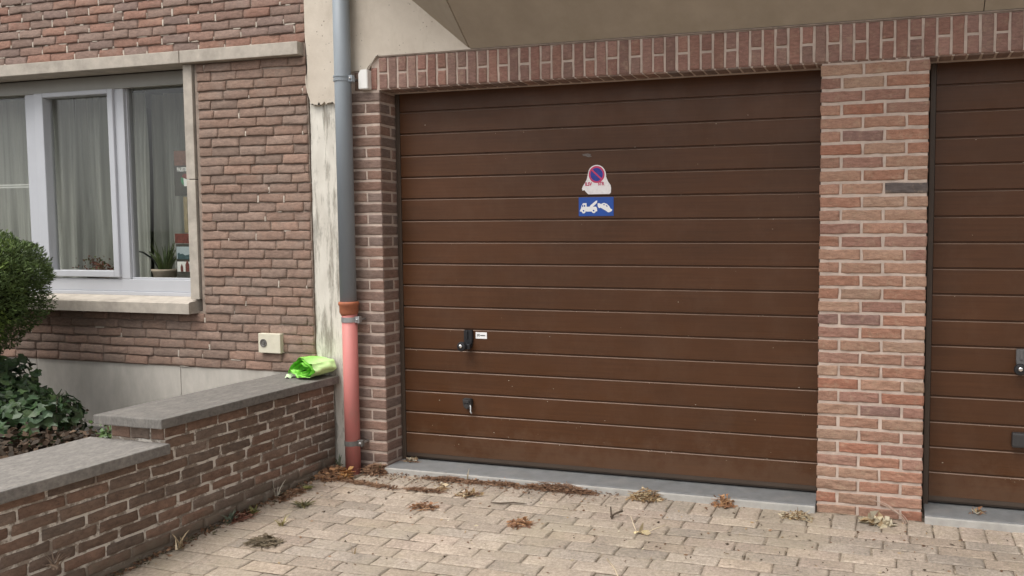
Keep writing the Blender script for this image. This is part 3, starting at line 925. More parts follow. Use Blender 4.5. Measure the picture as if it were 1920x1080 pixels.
# ================================================================== GARAGE BUILDING
gar = thing('garage_building', 'brick garage front with two brown doors under a sloping cream overhang', 'garage', (0, 0, 0))
CH = 0.0625
ZT = 2.125
PW = 0.4945
def garage_bricks():
    # central pillar: 2.5 bricks wide, halves alternate sides
    hb = PW / 5
    br = []
    for k in range(35):
        z = ZT - CH * (k + 1)
        ws = [2, 2, 1] if k % 2 == 0 else [1, 2, 2]
        x = 0.0
        for i, w in enumerate(ws):
            c = pick(PAL_TAN, 0.12)
            if k == 9 and i == 2:
                c = (0.115, 0.095, 0.09)
            if random.random() < 0.03:
                c = (0.25, 0.15, 0.125)
            a = x + (0.0065 if i else 0.0)
            b = x + w * hb - (0.0065 if i < 2 else 0.0)
            br.append((a, z + 0.0072 + random.uniform(-0.001, 0.001), b - a, CH - 0.0145, c, random.uniform(-0.0015, 0.0015)))
            x += w * hb
    pil = brick_mesh('pillar', br, (0, 0, 0), (1, 0, 0), (0, 0, 1), (0, -1, 0), MAT['brick_tan'], gar, prot=0.0, rnd=0.004, rough=0.0024, jit=0.003, nx=22, nz=9, seed=41, back=-0.02, crease=1.3)
    bm = bmesh.new()
    add_box(bm, 0.004, PW - 0.004, 0.0045, 0.249, -0.1, ZT + 0.003)
    pm = bm_obj('pillar_mortar', bm, MAT['mortar_pink'], gar)
    for o in (pil, pm):
        c = o.copy()
        COL.objects.link(c)
        c.location.x = 2.94
    # side faces of the pillars in the openings
    side = []
    for k in range(35):
        z = ZT - CH * (k + 1)
        for a, b in ((0.0, 0.095), (0.107, 0.15)) if k % 2 else ((0.0, 0.15),):
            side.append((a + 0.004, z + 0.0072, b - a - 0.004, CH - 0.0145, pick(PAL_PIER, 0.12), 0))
    # left pier, in front of it the downpipe
    br = []
    for k in range(35):
        z = ZT - CH * (k + 1)
        ed = [-2.44, -2.535, -2.70] if k % 2 else [-2.44, -2.635, -2.70]
        for b, a in zip(ed, ed[1:]):
            e = 0.0 if b == -2.44 else 0.0055
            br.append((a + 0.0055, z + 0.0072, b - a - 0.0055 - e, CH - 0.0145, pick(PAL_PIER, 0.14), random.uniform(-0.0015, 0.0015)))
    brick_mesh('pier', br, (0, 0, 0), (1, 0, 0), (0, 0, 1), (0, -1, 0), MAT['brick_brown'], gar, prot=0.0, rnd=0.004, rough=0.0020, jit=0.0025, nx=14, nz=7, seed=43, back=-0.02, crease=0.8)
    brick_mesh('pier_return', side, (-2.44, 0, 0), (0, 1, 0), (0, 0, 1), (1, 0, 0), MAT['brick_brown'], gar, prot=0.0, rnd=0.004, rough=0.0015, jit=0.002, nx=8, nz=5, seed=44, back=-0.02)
    bm = bmesh.new()
    add_box(bm, -2.705, -2.4445, 0.0045, 0.249, -0.1, ZT + 0.003)
    bm_obj('pier_mortar', bm, MAT['mortar_pink'], gar)
    # soldier course
    p = PW / 8
    br = []
    x = -2.445
    i = 0
    while x < 3.40:
        n = round(x / p)
        if n % 2:
            br.append((x + 0.00625, 2.134, p - 0.0125, 0.172, pick(PAL_RED, 0.14), random.uniform(-0.0015, 0.0015)))
        else:
            br.append((x + 0.00625, 2.134, p - 0.0125, 0.080, pick(PAL_RED, 0.14), random.uniform(-0.0015, 0.0015)))
            br.append((x + 0.00625, 2.227, p - 0.0125, 0.079, pick(PAL_RED, 0.14), random.uniform(-0.0015, 0.0015)))
        x += p
    # the short cut brick left of the first soldier
    br.append((-2.492, 2.132, 0.036, 0.12, pick(PAL_RED), 0))
    br.append((-2.60, 2.132, 0.10, 0.10, pick(PAL_PIER), 0))
    brick_mesh('soldier_course', br, (0, 0, 0), (1, 0, 0), (0, 0, 1), (0, -1, 0), MAT['brick_tan'], gar, prot=0.0, rnd=0.004, rough=0.0016, jit=0.0022, nx=6, nz=9, seed=45, back=-0.02)
    und = []
    x = -2.435
    while x < 3.40:
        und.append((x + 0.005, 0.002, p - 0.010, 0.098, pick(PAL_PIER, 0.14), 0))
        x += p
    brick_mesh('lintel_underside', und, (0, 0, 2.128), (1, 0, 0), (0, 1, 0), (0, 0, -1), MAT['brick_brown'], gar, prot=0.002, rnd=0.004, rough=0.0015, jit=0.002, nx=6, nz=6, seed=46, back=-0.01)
    bm = bmesh.new()
    add_box(bm, -2.49, 3.42, 0.0045, 0.249, 2.1295, 2.3135)
    add_box(bm, -2.70, -2.485, 0.0045, 0.249, 2.1295, 2.24)
    bm_obj('lintel_mortar', bm, MAT['mortar_pink'], gar)
garage_bricks()

def garage_render():
    # weathered concrete column between the house and the pier
    n, m = 14, 120
    xs = np.linspace(-2.918, -2.695, n)
    zs = np.linspace(-0.1, 2.10, m)
    X, Zz = np.meshgrid(xs, zs)
    P = np.stack([X.ravel(), np.full(X.size, 0.0), Zz.ravel()], 1)
    P[:, 1] = 0.016 + 0.003 * vnoise(P * np.array([1, 1, 0.3]), 30, 2) + 0.0015 * vnoise(P, 90, 3)
    f = [(r * n + c, r * n + c + 1, (r + 1) * n + c + 1, (r + 1) * n + c) for r in range(m - 1) for c in range(n - 1)]
    mesh_np('concrete_column', P, f, MAT['weathered_concrete'], gar, True)
    bm = bmesh.new()
    add_box(bm, -2.916, -2.70, 0.03, 0.25, -0.1, 2.2)
    bm_obj('column_core', bm, MAT['weathered_concrete'], gar)
    # cream render above, with a ragged lower edge
    out = [(-2.925, 3.3), (-2.924, 2.45), (-2.916, 2.36)]
    z = 2.34
    xl = [-2.917, -2.913, -2.920, -2.930, -2.926, -2.918, -2.905, -2.893]
    for i, xx in enumerate(xl):
        out.append((xx, 2.32 - i * 0.036))
    x = -2.885
    while x < -2.71:
        out.append((x, 2.072 + random.uniform(-0.012, 0.013)))
        x += random.uniform(0.008, 0.016)
    out += [(-2.70, 2.07), (-2.695, 2.236), (-2.695, 3.3)]
    bm = bmesh.new()
    def piece(pts):
        fr = [bm.verts.new((x, -0.004, z)) for x, z in pts]
        bk = [bm.verts.new((x, 0.03, z)) for x, z in pts]
        face = bm.faces.new(fr)
        bmesh.ops.triangulate(bm, faces=[face])
        for i in range(len(pts)):
            j = (i + 1) % len(pts)
            bm.faces.new((fr[i], bk[i], bk[j], fr[j]))
    piece(out)
    piece([(-2.6949, 3.3), (-2.6949, 2.236), (-2.52, 2.243), (-2.505, 2.262), (-2.448, 2.3165), (-2.4479, 3.3)])
    piece([(-2.4478, 2.795), (-2.4478, 2.3165), (-1.86, 2.3165)])
    bm_obj('render_wall', bm, MAT['cream_render'], gar)
    # sloping soffit of the projecting storey
    P0 = Vector((-1.87, 0.0, 2.318))
    D = Vector((0, -1.30, 1.12))  # unseen outer depth lengthened to shade the door top and facade
    nrm = Vector((0, 1.12, 1.30)).normalized() * 0.06
    def slab(bm, x0, x1):
        q = [Vector((x0, 0, 2.318)), Vector((x1, 0, 2.318)), Vector((x1, 0, 2.318)) + D, Vector((x0, 0, 2.318)) + D]
        a = [bm.verts.new(v) for v in q]
        b = [bm.verts.new(v + nrm) for v in q]
        bm.faces.new(a)
        bm.faces.new(b[::-1])
        for i in range(4):
            j = (i + 1) % 4
            bm.faces.new((a[i], b[i], b[j], a[j]))
    bm = bmesh.new()
    slab(bm, -1.866, 0.717)
    slab(bm, 0.721, 3.44)
    bm_obj('soffit', bm, MAT['soffit_shaded'], gar)
    A2 = Vector((-2.90, 0.0, 3.161))
    B2 = P0 + D
    bm = bmesh.new()
    q = [P0 + Vector((-0.005, 0, 0.002)), B2 + Vector((-0.004, 0, 0)), A2]
    n2 = (q[1] - q[0]).cross(q[2] - q[0]).normalized()
    if n2.z < 0:
        n2 = -n2
    a = [bm.verts.new(v) for v in q]
    b = [bm.verts.new(v + n2 * 0.05) for v in q]
    bm.faces.new(a)
    bm.faces.new(b[::-1])
    for i in range(3):
        j = (i + 1) % 3
        bm.faces.new((a[i], b[i], b[j], a[j]))
    bm_obj('soffit_corner', bm, MAT['soffit_shaded'], gar)
    # body of the projecting storey
    bm = bmesh.new()
    base = [(-2.90, 0.032), (-1.87, -1.30), (3.44, -1.30), (3.44, 3.2), (-2.90, 3.2)]
    lo = [bm.verts.new((x, y, 3.46)) for x, y in base]
    hi = [bm.verts.new((x, y, 4.4)) for x, y in base]
    bm.faces.new(lo)
    bm.faces.new(hi[::-1])
    for i in range(5):
        j = (i + 1) % 5
        bm.faces.new((lo[i], hi[i], hi[j], lo[j]))
    bm_obj('upper_storey', bm, MAT['cream_render'], gar)
    # sealant line along the top of the soldier course
    bm = bmesh.new()
    add_box(bm, -2.44, 3.44, -0.003, 0.01, 2.3095, 2.3165, 0.001)
    bm_obj('sealant', bm, MAT['mortar_brown'], gar)
    # solid body behind the front
    bm = bmesh.new()
    add_box(bm, -2.90, 3.44, 0.255, 3.1, -0.3, 3.45)
    bm_obj('inner_wall', bm, MAT['room'], gar)
garage_render()

def garage_door(dx, second):
    Y = 0.15
    x0, x1 = -2.412 + dx, -0.012 + dx
    zb, zt = 0.034, 2.13
    prof = [(Y, zb)]
    for i in range(17):
        g = 0.150 + 0.1246 * i
        if g > zt - 0.03:
            break
        prof += [(Y, g - 0.0028), (Y + 0.0045, g + 0.0010), (Y + 0.0085, g + 0.0022), (Y + 0.0085, g + 0.0085), (Y, g + 0.0105)]
    prof.append((Y, zt))
    n = len(prof)
    nx = 2
    V, F = [], []
    for x in (x0, x1):
        V += [(x, y, z) for y, z in prof]
    for i in range(n - 1):
        F.append((i, n + i, n + i + 1, i + 1))
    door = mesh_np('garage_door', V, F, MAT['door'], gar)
    door.data.materials.append(MAT['dusty_edge_highlight'])
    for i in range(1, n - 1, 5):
        door.data.polygons[i].material_index = 1      # painted sky highlight, with dust, on the upper edge of each rib
    bm = bmesh.new()
    add_box(bm, -2.4385 + dx, x0 - 0.002, Y - 0.004, Y + 0.05, -0.01, 2.128, 0.002)
    add_box(bm, x1 + 0.002, -0.001 + dx, Y - 0.004, Y + 0.05, -0.01, 2.128, 0.002)
    add_box(bm, x0, x1, Y + 0.012, Y + 0.05, 0.0, 2.128)
    bm_obj('door_frame', bm, MAT['door_frame'], gar)
    bm = bmesh.new()
    add_box(bm, x0, x1, Y + 0.001, Y + 0.011, 0.012, 0.0335)
    bm_obj('bottom_seal', bm, MAT['door_frame'], door)
    # upper handle: tall plate, T knob and lock
    cx = -1.988 + dx if not second else 0.935
    bm = bmesh.new()
    pts = [(cx - 0.024, 0.775), (cx + 0.03, 0.775), (cx + 0.03, 0.715), (cx + 0.022, 0.672), (cx - 0.014, 0.672), (cx - 0.024, 0.715)]
    add_poly(bm, pts, Y - 0.016, Y + 0.002)
    bmesh.ops.bevel(bm, geom=bm.edges[:], offset=0.003, segments=2, affect='EDGES')
    add_box(bm, cx - 0.008, cx + 0.004, Y - 0.022, Y - 0.015, 0.725, 0.771, 0.002)
    hm = MAT['grey_plastic'] if second else MAT['black_plastic']
    hd = bm_obj('handle', bm, hm, door)
    bm = bmesh.new()
    add_lathe(bm, [(0.013, 0.0), (0.013, 0.03), (0.026, 0.034), (0.028, 0.046), (0.024, 0.054), (0.012, 0.056)], cx - 0.012, Y - 0.016, 0.685, 26, 'Y')
    add_box(bm, cx + 0.006, cx + 0.034, Y - 0.052, Y - 0.036, 0.668, 0.70, 0.005)
    bm_obj('knob', bm, MAT['black_plastic'], door, False)
    bm = bmesh.new()
    add_lathe(bm, [(0.011, 0.0), (0.011, 0.004), (0.008, 0.007), (0.003, 0.008)], cx - 0.012, Y - 0.072, 0.688, 20, 'Y')
    bm_obj('lock', bm, MAT['chrome'], door, True)
    # lower grip
    bm = bmesh.new()
    cz = 0.352
    if second:
        add_box(bm, cx - 0.035, cx + 0.09, Y - 0.035, Y + 0.001, cz - 0.045, cz + 0.025, 0.008)
    else:
        add_poly(bm, [(cx - 0.034, cz + 0.028), (cx + 0.022, cz + 0.028), (cx + 0.020, cz - 0.02), (cx - 0.004, cz - 0.036), (cx - 0.026, cz - 0.022)], Y - 0.03, Y + 0.001)
        bmesh.ops.bevel(bm, geom=bm.edges[:], offset=0.005, segments=2, affect='EDGES')
        add_box(bm, cx - 0.025, cx + 0.012, Y - 0.036, Y - 0.029, cz + 0.004, cz + 0.02, 0.002)
    bm_obj('lower_grip', bm, MAT['dark_plastic'], door)
    bm = bmesh.new()
    if not second:
        add_tube(bm, [(cx + 0.012, Y - 0.02, cz + 0.0), (cx + 0.022, Y - 0.03, cz - 0.02), (cx + 0.024, Y - 0.036, cz - 0.045), (cx + 0.034, Y - 0.04, cz - 0.052)], 0.0045)
        bm_obj('latch', bm, MAT['galv'], door, True)
    else:
        bm.free()
    # specks of dirt and cobweb caught along the ribs
    vv, ff, cc = [], [], []
    for i in range(150):
        x = random.uniform(x0 + 0.02, x1 - 0.02)
        z = 0.150 + 0.1246 * int(15 * random.random() ** 1.8) + random.gauss(0.0, 0.006 if random.random() < 0.6 else 0.04)
        if not zb < z < zt:
            continue
        w, h = random.uniform(0.0015, 0.006), random.uniform(0.001, 0.003)
        k = len(vv)
        vv += [(x - w, Y - 0.0012, z), (x, Y - 0.0015, z - h), (x + w * random.random(), Y - 0.0012, z + h * 0.2), (x - w * 0.2, Y - 0.002, z + h)]
        ff.append((k, k + 1, k + 2, k + 3))
        cc += [random.choice([(0.30, 0.23, 0.17), (0.20, 0.14, 0.10), (0.42, 0.36, 0.29)])] * 4
    mesh_np('dirt_flecks', vv, ff, MAT['dry'], door, False, np.array(cc))['kind'] = 'stuff'
    # stone threshold
    bm = bmesh.new()
    add_box(bm, -2.436 + dx, -0.003 + dx, -0.022, 0.22, -0.09, -0.009, 0.006)
    bm_obj('threshold', bm, MAT['threshold'], gar)
    bm = bmesh.new()
    add_box(bm, -2.436 + dx, -0.003 + dx, -0.036, -0.0225, -0.09, -0.0125, 0.006)
    bm_obj('threshold_edge', bm, MAT['threshold_lip'], gar)
    return door
door_a = garage_door(0.0, False)
door_b = garage_door(2.943, True)
door_a['label'] = 'brown ribbed door with stickers'
# dry glue left by an old sticker
bm = bmesh.new()
add_poly(bm, [(-1.283, 1.752), (-1.25, 1.756), (-1.232, 1.75), (-1.236, 1.744), (-1.226, 1.738), (-1.25, 1.736), (-1.262, 1.742), (-1.278, 1.744)], 0.1492, 0.1505)
bm_obj('glue_mark', bm, mat_plain('glue', (0.13, 0.11, 0.10), 0.8, 0.3, 200), door_a)

# ================================================================== SIGNS ON THE DOOR
def sticker():
    yf = 0.1485
    t = thing('no_parking_sticker', 'torn white no-parking sticker with red and blue round sign on the door', 'sticker', (-1.2, yf, 1.62))
    k = 1.879e-4
    cv = lambda x, y: (-1.2 + (x - 605) * k, 1.643 - (y - 400) * k)
    pts = []
    for a in range(150, 20, -10):
        pts.append(cv(605 + 278 * math.cos(R(a)), 412 - 278 * math.sin(R(a))))
    pts += [cv(*p) for p in ((884, 360), (892, 480), (948, 610), (1028, 725), (1042, 800), (1035, 930), (990, 972), (660, 970), (345, 972), (290, 920), (225, 848), (165, 862), (150, 800), (175, 740), (245, 640), (300, 540))]
    bm = bmesh.new()
    add_poly(bm, pts, yf, yf + 0.0012)
    bm_obj('backing', bm, MAT['sticker_white'], t)
    cx, cz = cv(605, 408)
    r = 243 * k
    bm = bmesh.new()
    add_lathe(bm, [(r * 0.80, 0), (r * 0.80, 0.0006)], cx, yf, cz, 40, 'Y')
    bm_obj('blue_disc', bm, MAT['sign_violet'], t)
    bm = bmesh.new()
    n = 40
    for ya in (yf - 0.0009,):
        a = [bm.verts.new((cx + r * math.cos(2 * math.pi * i / n), ya, cz + r * math.sin(2 * math.pi * i / n))) for i in range(n)]
        b = [bm.verts.new((cx + r * 0.78 * math.cos(2 * math.pi * i / n), ya, cz + r * 0.78 * math.sin(2 * math.pi * i / n))) for i in range(n)]
        for i in range(n):
            j = (i + 1) % n
            bm.faces.new((a[i], a[j], b[j], b[i]))
    w = r * 0.10
    for s in (1,):
        d = Vector((math.cos(R(-42)), 0, math.sin(R(-42))))
        q = Vector((-d.z, 0, d.x))
        c = Vector((cx, yf - 0.0012, cz))
        bm.faces.new([bm.verts.new(c + d * a * r * 0.80 + q * b * w) for a, b in ((-1, -1), (1, -1), (1, 1), (-1, 1))])
    bm_obj('red_ring', bm, MAT['sign_red'], t)
    text_mesh('lettering', 'ILSV', 0.025, cv(250, 712)[0], yf - 0.0010, cv(250, 722)[1], MAT['sign_red'], t, 0.85)
    text_mesh('lettering', 'STR', 0.025, cv(645, 712)[0], yf - 0.0010, cv(645, 716)[1], MAT['sign_red'], t, 0.85)
sticker()

def tow_sign():
    yf = 0.1480
    t = thing('tow_away_sign', 'blue rectangular tow-away sign with white truck lifting a car', 'sign', (-1.205, yf, 1.42))
    bm = bmesh.new()
    add_box(bm, -1.305, -1.104, yf, yf + 0.0018, 1.418, 1.520, 0.0005, 1)
    bm_obj('plate', bm, MAT['sign_blue'], t)
    k = 1.2077e-4 * 1.03
    cv = lambda x, y: (-1.2045 + (x - 895) * k, 1.469 - (y - 560) * k)
    bm = bmesh.new()
    truck = [(145, 765), (160, 700), (200, 620), (215, 540), (260, 440), (310, 405), (455, 405), (460, 560), (600, 560), (640, 500), (900, 300), (960, 305), (935, 400), (880, 450), (750, 560), (900, 565), (940, 640), (950, 760), (870, 775), (690, 770), (420, 770), (220, 770)]
    add_poly(bm, [cv(*p) for p in truck], yf - 0.0008, yf)
    car = [(965, 430), (1030, 405), (1130, 455), (1180, 425), (1270, 405), (1400, 450), (1500, 540), (1560, 650), (1640, 690), (1625, 750), (1560, 790), (1490, 815), (1420, 800), (1380, 760), (1240, 680), (1110, 610), (1040, 625), (985, 570)]
    add_poly(bm, [cv(*p) for p in car], yf - 0.0008, yf)
    for x, y, r in ((320, 755, 92), (790, 750, 92)):
        add_poly(bm, [cv(x + r * math.cos(2 * math.pi * i / 20), y + r * math.sin(2 * math.pi * i / 20)) for i in range(20)], yf - 0.0012, yf - 0.0002)
    bm_obj('pictogram', bm, MAT['sign_white'], t)
    for x, y, r in ((317, 735, 36), (787, 732, 36)):
        bm = bmesh.new()
        add_poly(bm, [cv(x + r * math.cos(2 * math.pi * i / 14), y + r * math.sin(2 * math.pi * i / 14)) for i in range(14)], yf - 0.0018, yf - 0.0013)
        bm_obj('wheel_hub', bm, MAT['sign_blue'], t)
    for q in ([(340, 480), (390, 480), (390, 560), (340, 560)], [(240, 560), (265, 470), (300, 470), (300, 560)], [(1225, 470), (1310, 465), (1300, 500), (1240, 505)], [(1350, 510), (1400, 505), (1440, 560), (1390, 570)]):
        bm = bmesh.new()
        add_poly(bm, [cv(*p) for p in q], yf - 0.0018, yf - 0.0013)
        bm_obj('pictogram_window', bm, MAT['sign_blue'], t)
tow_sign()

def label_plate():
    yf = 0.1485
    t = thing('door_label', 'small white label with dark print beside the black door handle', 'label', (-1.91, yf, 0.75))
    bm = bmesh.new()
    add_box(bm, -1.943, -1.872, yf, yf + 0.0012, 0.726, 0.763, 0.0004, 1)
    bm_obj('plate', bm, MAT['sign_white'], t)
    bm = bmesh.new()
    for i, x in enumerate((-1.934, -1.928, -1.922)):
        add_box(bm, x, x + 0.0035, yf - 0.0006, yf - 0.0001, 0.738 + 0.002 * (i % 2), 0.752)
    add_box(bm, -1.914, -1.882, yf - 0.0006, yf - 0.0001, 0.742, 0.747)
    bm_obj('print', bm, MAT['ink'], t)
label_plate()

# ================================================================== DOWNPIPE, SENSOR BOX
def downpipe():
    t = thing('downpipe', 'grey zinc downpipe joined to a salmon red lower pipe on the corner', 'drainpipe', (-2.63, -0.06, 0))
    y = -0.062
    bm = bmesh.new()
    add_lathe(bm, [(0.0445, 0.90), (0.0445, 3.35)], -2.630, y, 0, 36)
    up = bm_obj('zinc_pipe', bm, MAT['zinc'], t, True)
    bm = bmesh.new()
    add_lathe(bm, [(0.0415, gz(0) - 0.02), (0.0415, 0.87)], -2.624, y, 0, 36)
    bm_obj('red_pipe', bm, MAT['red_pipe'], t, True)
    bm = bmesh.new()
    add_lathe(bm, [(0.042, 0.862), (0.047, 0.872), (0.051, 0.880), (0.051, 0.916), (0.056, 0.921), (0.056, 0.935), (0.052, 0.940), (0.045, 0.940)], -2.627, y, 0, 36)
    bm_obj('socket', bm, MAT['terracotta'], t, True)
    def clip(z, cx, mt, dbl=False, h=0.016, bx=0.058):
        bm = bmesh.new()
        if dbl:
            for dz in (-0.011, 0.011):
                add_lathe(bm, [(0.043, z + dz - 0.006), (0.0485, z + dz - 0.004), (0.0485, z + dz + 0.004), (0.043, z + dz + 0.006)], cx, y, 0, 36)
            add_lathe(bm, [(0.043, z - 0.005), (0.046, z - 0.005), (0.046, z + 0.005), (0.043, z + 0.005)], cx, y, 0, 36)
        else:
            add_lathe(bm, [(0.0405, z - h), (0.0445, z - h), (0.0445, z + h), (0.0405, z + h)], cx, y, 0, 36)
        add_box(bm, cx + 0.039, cx + bx + 0.014, y - 0.012, y + 0.012, z - 0.018, z + 0.018, 0.003)
        o = bm_obj('pipe_clip', bm, MAT[mt], t)
        bm = bmesh.new()
        add_tube(bm, [(cx + bx, y - 0.018, z), (cx + bx, y + 0.06, z)], 0.007, 10)
        bm_obj('bolt', bm, MAT['galv'], o, True)
    clip(2.187, -2.632, 'zinc', True)
    clip(0.838, -2.624, 'galv', False, 0.014)
    clip(0.128, -2.624, 'grey_metal', False, 0.014)
downpipe()

def sensor():
    t = thing('sensor_box', 'small white box fixed to the corner beside the grey downpipe', 'box', (-2.517, 0, 2.13))
    bm = bmesh.new()
    x0, x1, z0, z1 = -2.550, -2.490, 2.133, 2.240
    pts = [(x0, z0), (x1, z0), (x1, z1 - 0.012), (x1 - 0.004, z1), (x0 + 0.014, z1), (x0, z1 - 0.022)]
    add_poly(bm, pts, -0.036, 0.004)
    bmesh.ops.bevel(bm, geom=bm.edges[:], offset=0.003, segments=2, affect='EDGES')
    bm_obj('housing', bm, MAT['white_plastic'], t)
    bm = bmesh.new()
    add_tube(bm, [(x1 - 0.012, -0.012, z1 - 0.004), (-2.480, -0.008, 2.275), (-2.452, -0.008, 2.312), (-2.44, -0.006, 2.322)], 0.0035)
    bm_obj('cable', bm, MAT['stone_pale'], t, True)
sensor()

# ================================================================== GARDEN WALL
def garden_wall():
    t = thing('garden_wall', 'stepped low brick garden wall with grey stone coping slabs', 'garden wall', (-2.96, -1.5, -0.1))
    XF = -2.787
    L = 0.188
    C = 0.0535
    br = []
    r = 0
    z = 0.452 - C
    V = (0, 0, 1)
    # courses follow the wall down to the street
    while z > -0.42:
        y0 = -4.5 if z < 0.335 - C * 0.5 else -1.135
        ya = 0.0 + 0.0
        e = [0.0]
        y = -[0.5, 0.0, 0.72, 0.3][r % 4] * L - random.uniform(0, 0.02)
        while y > y0:
            if y < -0.02:
                e.append(y)
            y -= L * random.uniform(0.95, 1.05)
        e.append(y0)
        for b, a in zip(e, e[1:]):
            if b - a < 0.03:
                continue
            br.append((a + 0.005, z + 0.006 + random.uniform(-0.002, 0.002), b - a - 0.009, C - 0.0105, pick(PAL_GARDEN, 0.2), random.uniform(-0.0018, 0.003)))
        z -= C
        r += 1
    brick_mesh('brickwork', br, (XF, 0, 0), (0, 1, 0), (0, 0, 1), (1, 0, 0), MAT['brick_garden'], t, prot=0.0, rnd=0.006, rough=0.002, jit=0.0035, nx=9, nz=5, seed=61, back=-0.02)
    # end of the upper part, above the lower slab
    br = []
    for a, b in ((-3.10, -2.985), (-2.985, -2.87), (-2.87, -2.789)):
        br.append((a + 0.004, 0.392, b - a - 0.008, 0.058, pick(PAL_GARDEN, 0.15), 0))
    brick_mesh('end_brickwork', br, (0, -1.137, 0), (1, 0, 0), (0, 0, 1), (0, -1, 0), MAT['brick_garden'], t, prot=0.0, rnd=0.005, rough=0.002, jit=0.003, nx=7, nz=5, seed=62, back=-0.02)
    bm = bmesh.new()
    add_box(bm, -3.10, XF - 0.0035, -4.5, -0.002, -0.45, 0.334)
    add_box(bm, -3.10, XF - 0.0035, -1.132, -0.002, 0.336, 0.452)
    bm_obj('mortar', bm, MAT['mortar_garden'], t)
    def slab(nm, x0, x1, y0, y1, z0, z1, sd, mt='stone_lichen'):
        bm = bmesh.new()
        add_box(bm, x0, x1, y0, y1, z0, z1, 0.005, 2)
        bmesh.ops.subdivide_edges(bm, edges=[e for e in bm.edges if e.calc_length() > 0.1], cuts=14, use_grid_fill=True)
        for v in bm.verts:
            p = np.array([v.co])
            d = vnoise(p, 9, sd)[0] * 0.0016 + vnoise(p, 40, sd + 1)[0] * 0.0007
            v.co.z += d
            v.co.x += vnoise(p, 13, sd + 2)[0] * 0.0016
        bm_obj(nm, bm, MAT[mt], t)
    slab('coping', -3.142, -2.750, -1.182, -0.004, 0.455, 0.500, 1, 'stone_blue')
    slab('coping', -3.215, -2.745, -2.26, -1.142, 0.336, 0.384, 5)
    slab('coping', -3.215, -2.745, -3.38, -2.266, 0.335, 0.383, 9)
    slab('coping', -3.215, -2.745, -4.5, -3.386, 0.336, 0.384, 13)
garden_wall()

# ================================================================== BAG ON THE WALL
def bag():
    t = thing('plastic_bag', 'folded lime green plastic bag lying on the end of the garden wall', 'bag', (-2.93, -0.09, 0.5))
    cx, cz = -2.865, 0.500
    y0, y1 = -0.175, 0.0
    n, m = 260, 40
    u = np.tile(np.linspace(0, 1, n), m)
    v = np.repeat(np.linspace(0, 1, m), n)
    th = -1.9 + u * 2.7 * 2 * math.pi
    rr = 0.26 + 0.74 * u ** 0.85
    hx = 0.104 * rr * (1 + 0.10 * np.cos(2 * th))
    x = hx * np.cos(th)
    z = 0.055 * rr * np.sin(th) * (1 + 0.12 * np.sin(th))
    bulge = 1 - 0.16 * v ** 2
    P = np.stack([cx + x * bulge + 0.018 * v, y0 + (y1 - y0) * v - 0.018 * rr * np.cos(th + 0.6), cz + 0.055 + z * bulge], 1)
    Q = P * np.array([1, 0.45, 1]) + np.stack([u * 0.35, u * 0.2, u * 0.3], 1)
    w1 = np.stack([vnoise(Q, 16, 70), vnoise(Q, 16, 71), vnoise(Q, 16, 72)], 1) * 0.010
    w2 = np.stack([vnoise(Q, 42, 73), vnoise(Q, 42, 74), vnoise(Q, 42, 75)], 1) * 0.0042
    cr = (0.4 - np.abs(vnoise(Q, 24, 76))) * 0.018
    P = P + (w1 + w2) * np.array([0.8, 0.9, 0.7])
    P[:, 2] += cr * np.sin(th)
    P[:, 0] += cr * np.cos(th)
    P[:, 2] = np.maximum(P[:, 2], 0.5025 + 0.004 * u)
    green = np.array((0.27, 0.68, 0.10))
    pale = np.array((0.55, 0.80, 0.36))
    k = np.clip((x / 0.104 - 0.05) * 1.4 + vnoise(Q, 13, 77) * 0.5, 0, 1) * (u > 0.62)  # pale colour paints in the whitish sheen on the outer layer
    k = np.maximum(k, (vnoise(Q, 9, 78) > 0.45) * (u > 0.5) * 0.8)
    col = green * (1 - k[:, None]) + pale * k[:, None]
    F = [(j * n + i, j * n + i + 1, (j + 1) * n + i + 1, (j + 1) * n + i) for j in range(m - 1) for i in range(n - 1)]
    mesh_np('roll', P, F, MAT['lime_bag'], t, True, col)
    def flap(nm, cxx, cyy, czz, sx, sy, rot, mt, sd, hump, colr):
        k = 30
        a, b = np.meshgrid(np.linspace(-1, 1, k), np.linspace(-1, 1, k))
        a, b = a.ravel(), b.ravel()
        xx = a * sx * (1 - 0.25 * b * b)
        yy = b * sy * (1 - 0.15 * a * a)
        c, s_ = math.cos(rot), math.sin(rot)
        q = np.stack([cxx + xx * c - yy * s_, cyy + xx * s_ + yy * c, czz + hump * (1 - 0.9 * a * a - 0.5 * b * b)], 1)
        q[:, 2] += 0.009 * vnoise(q, 22, sd) + 0.005 * vnoise(q * np.array([1, 2, 1]), 45, sd + 1)
        q[:, 0] += 0.006 * vnoise(q, 25, sd + 2)
        q[:, 2] = np.maximum(q[:, 2], 0.5022)
        f = [(r * k + c2, r * k + c2 + 1, (r + 1) * k + c2 + 1, (r + 1) * k + c2) for r in range(k - 1) for c2 in range(k - 1)]
        mesh_np(nm, q, f, MAT[mt], t, True, np.tile(np.array(colr), (k * k, 1)))
    flap('fold', -2.935, -0.09, 0.535, 0.042, 0.075, -0.4, 'lime_bag', 84, 0.030, green)
    flap('handle', -2.975, -0.15, 0.510, 0.02, 0.026, 0.3, 'lime_bag', 96, 0.012, (0.60, 0.76, 0.48))
bag()

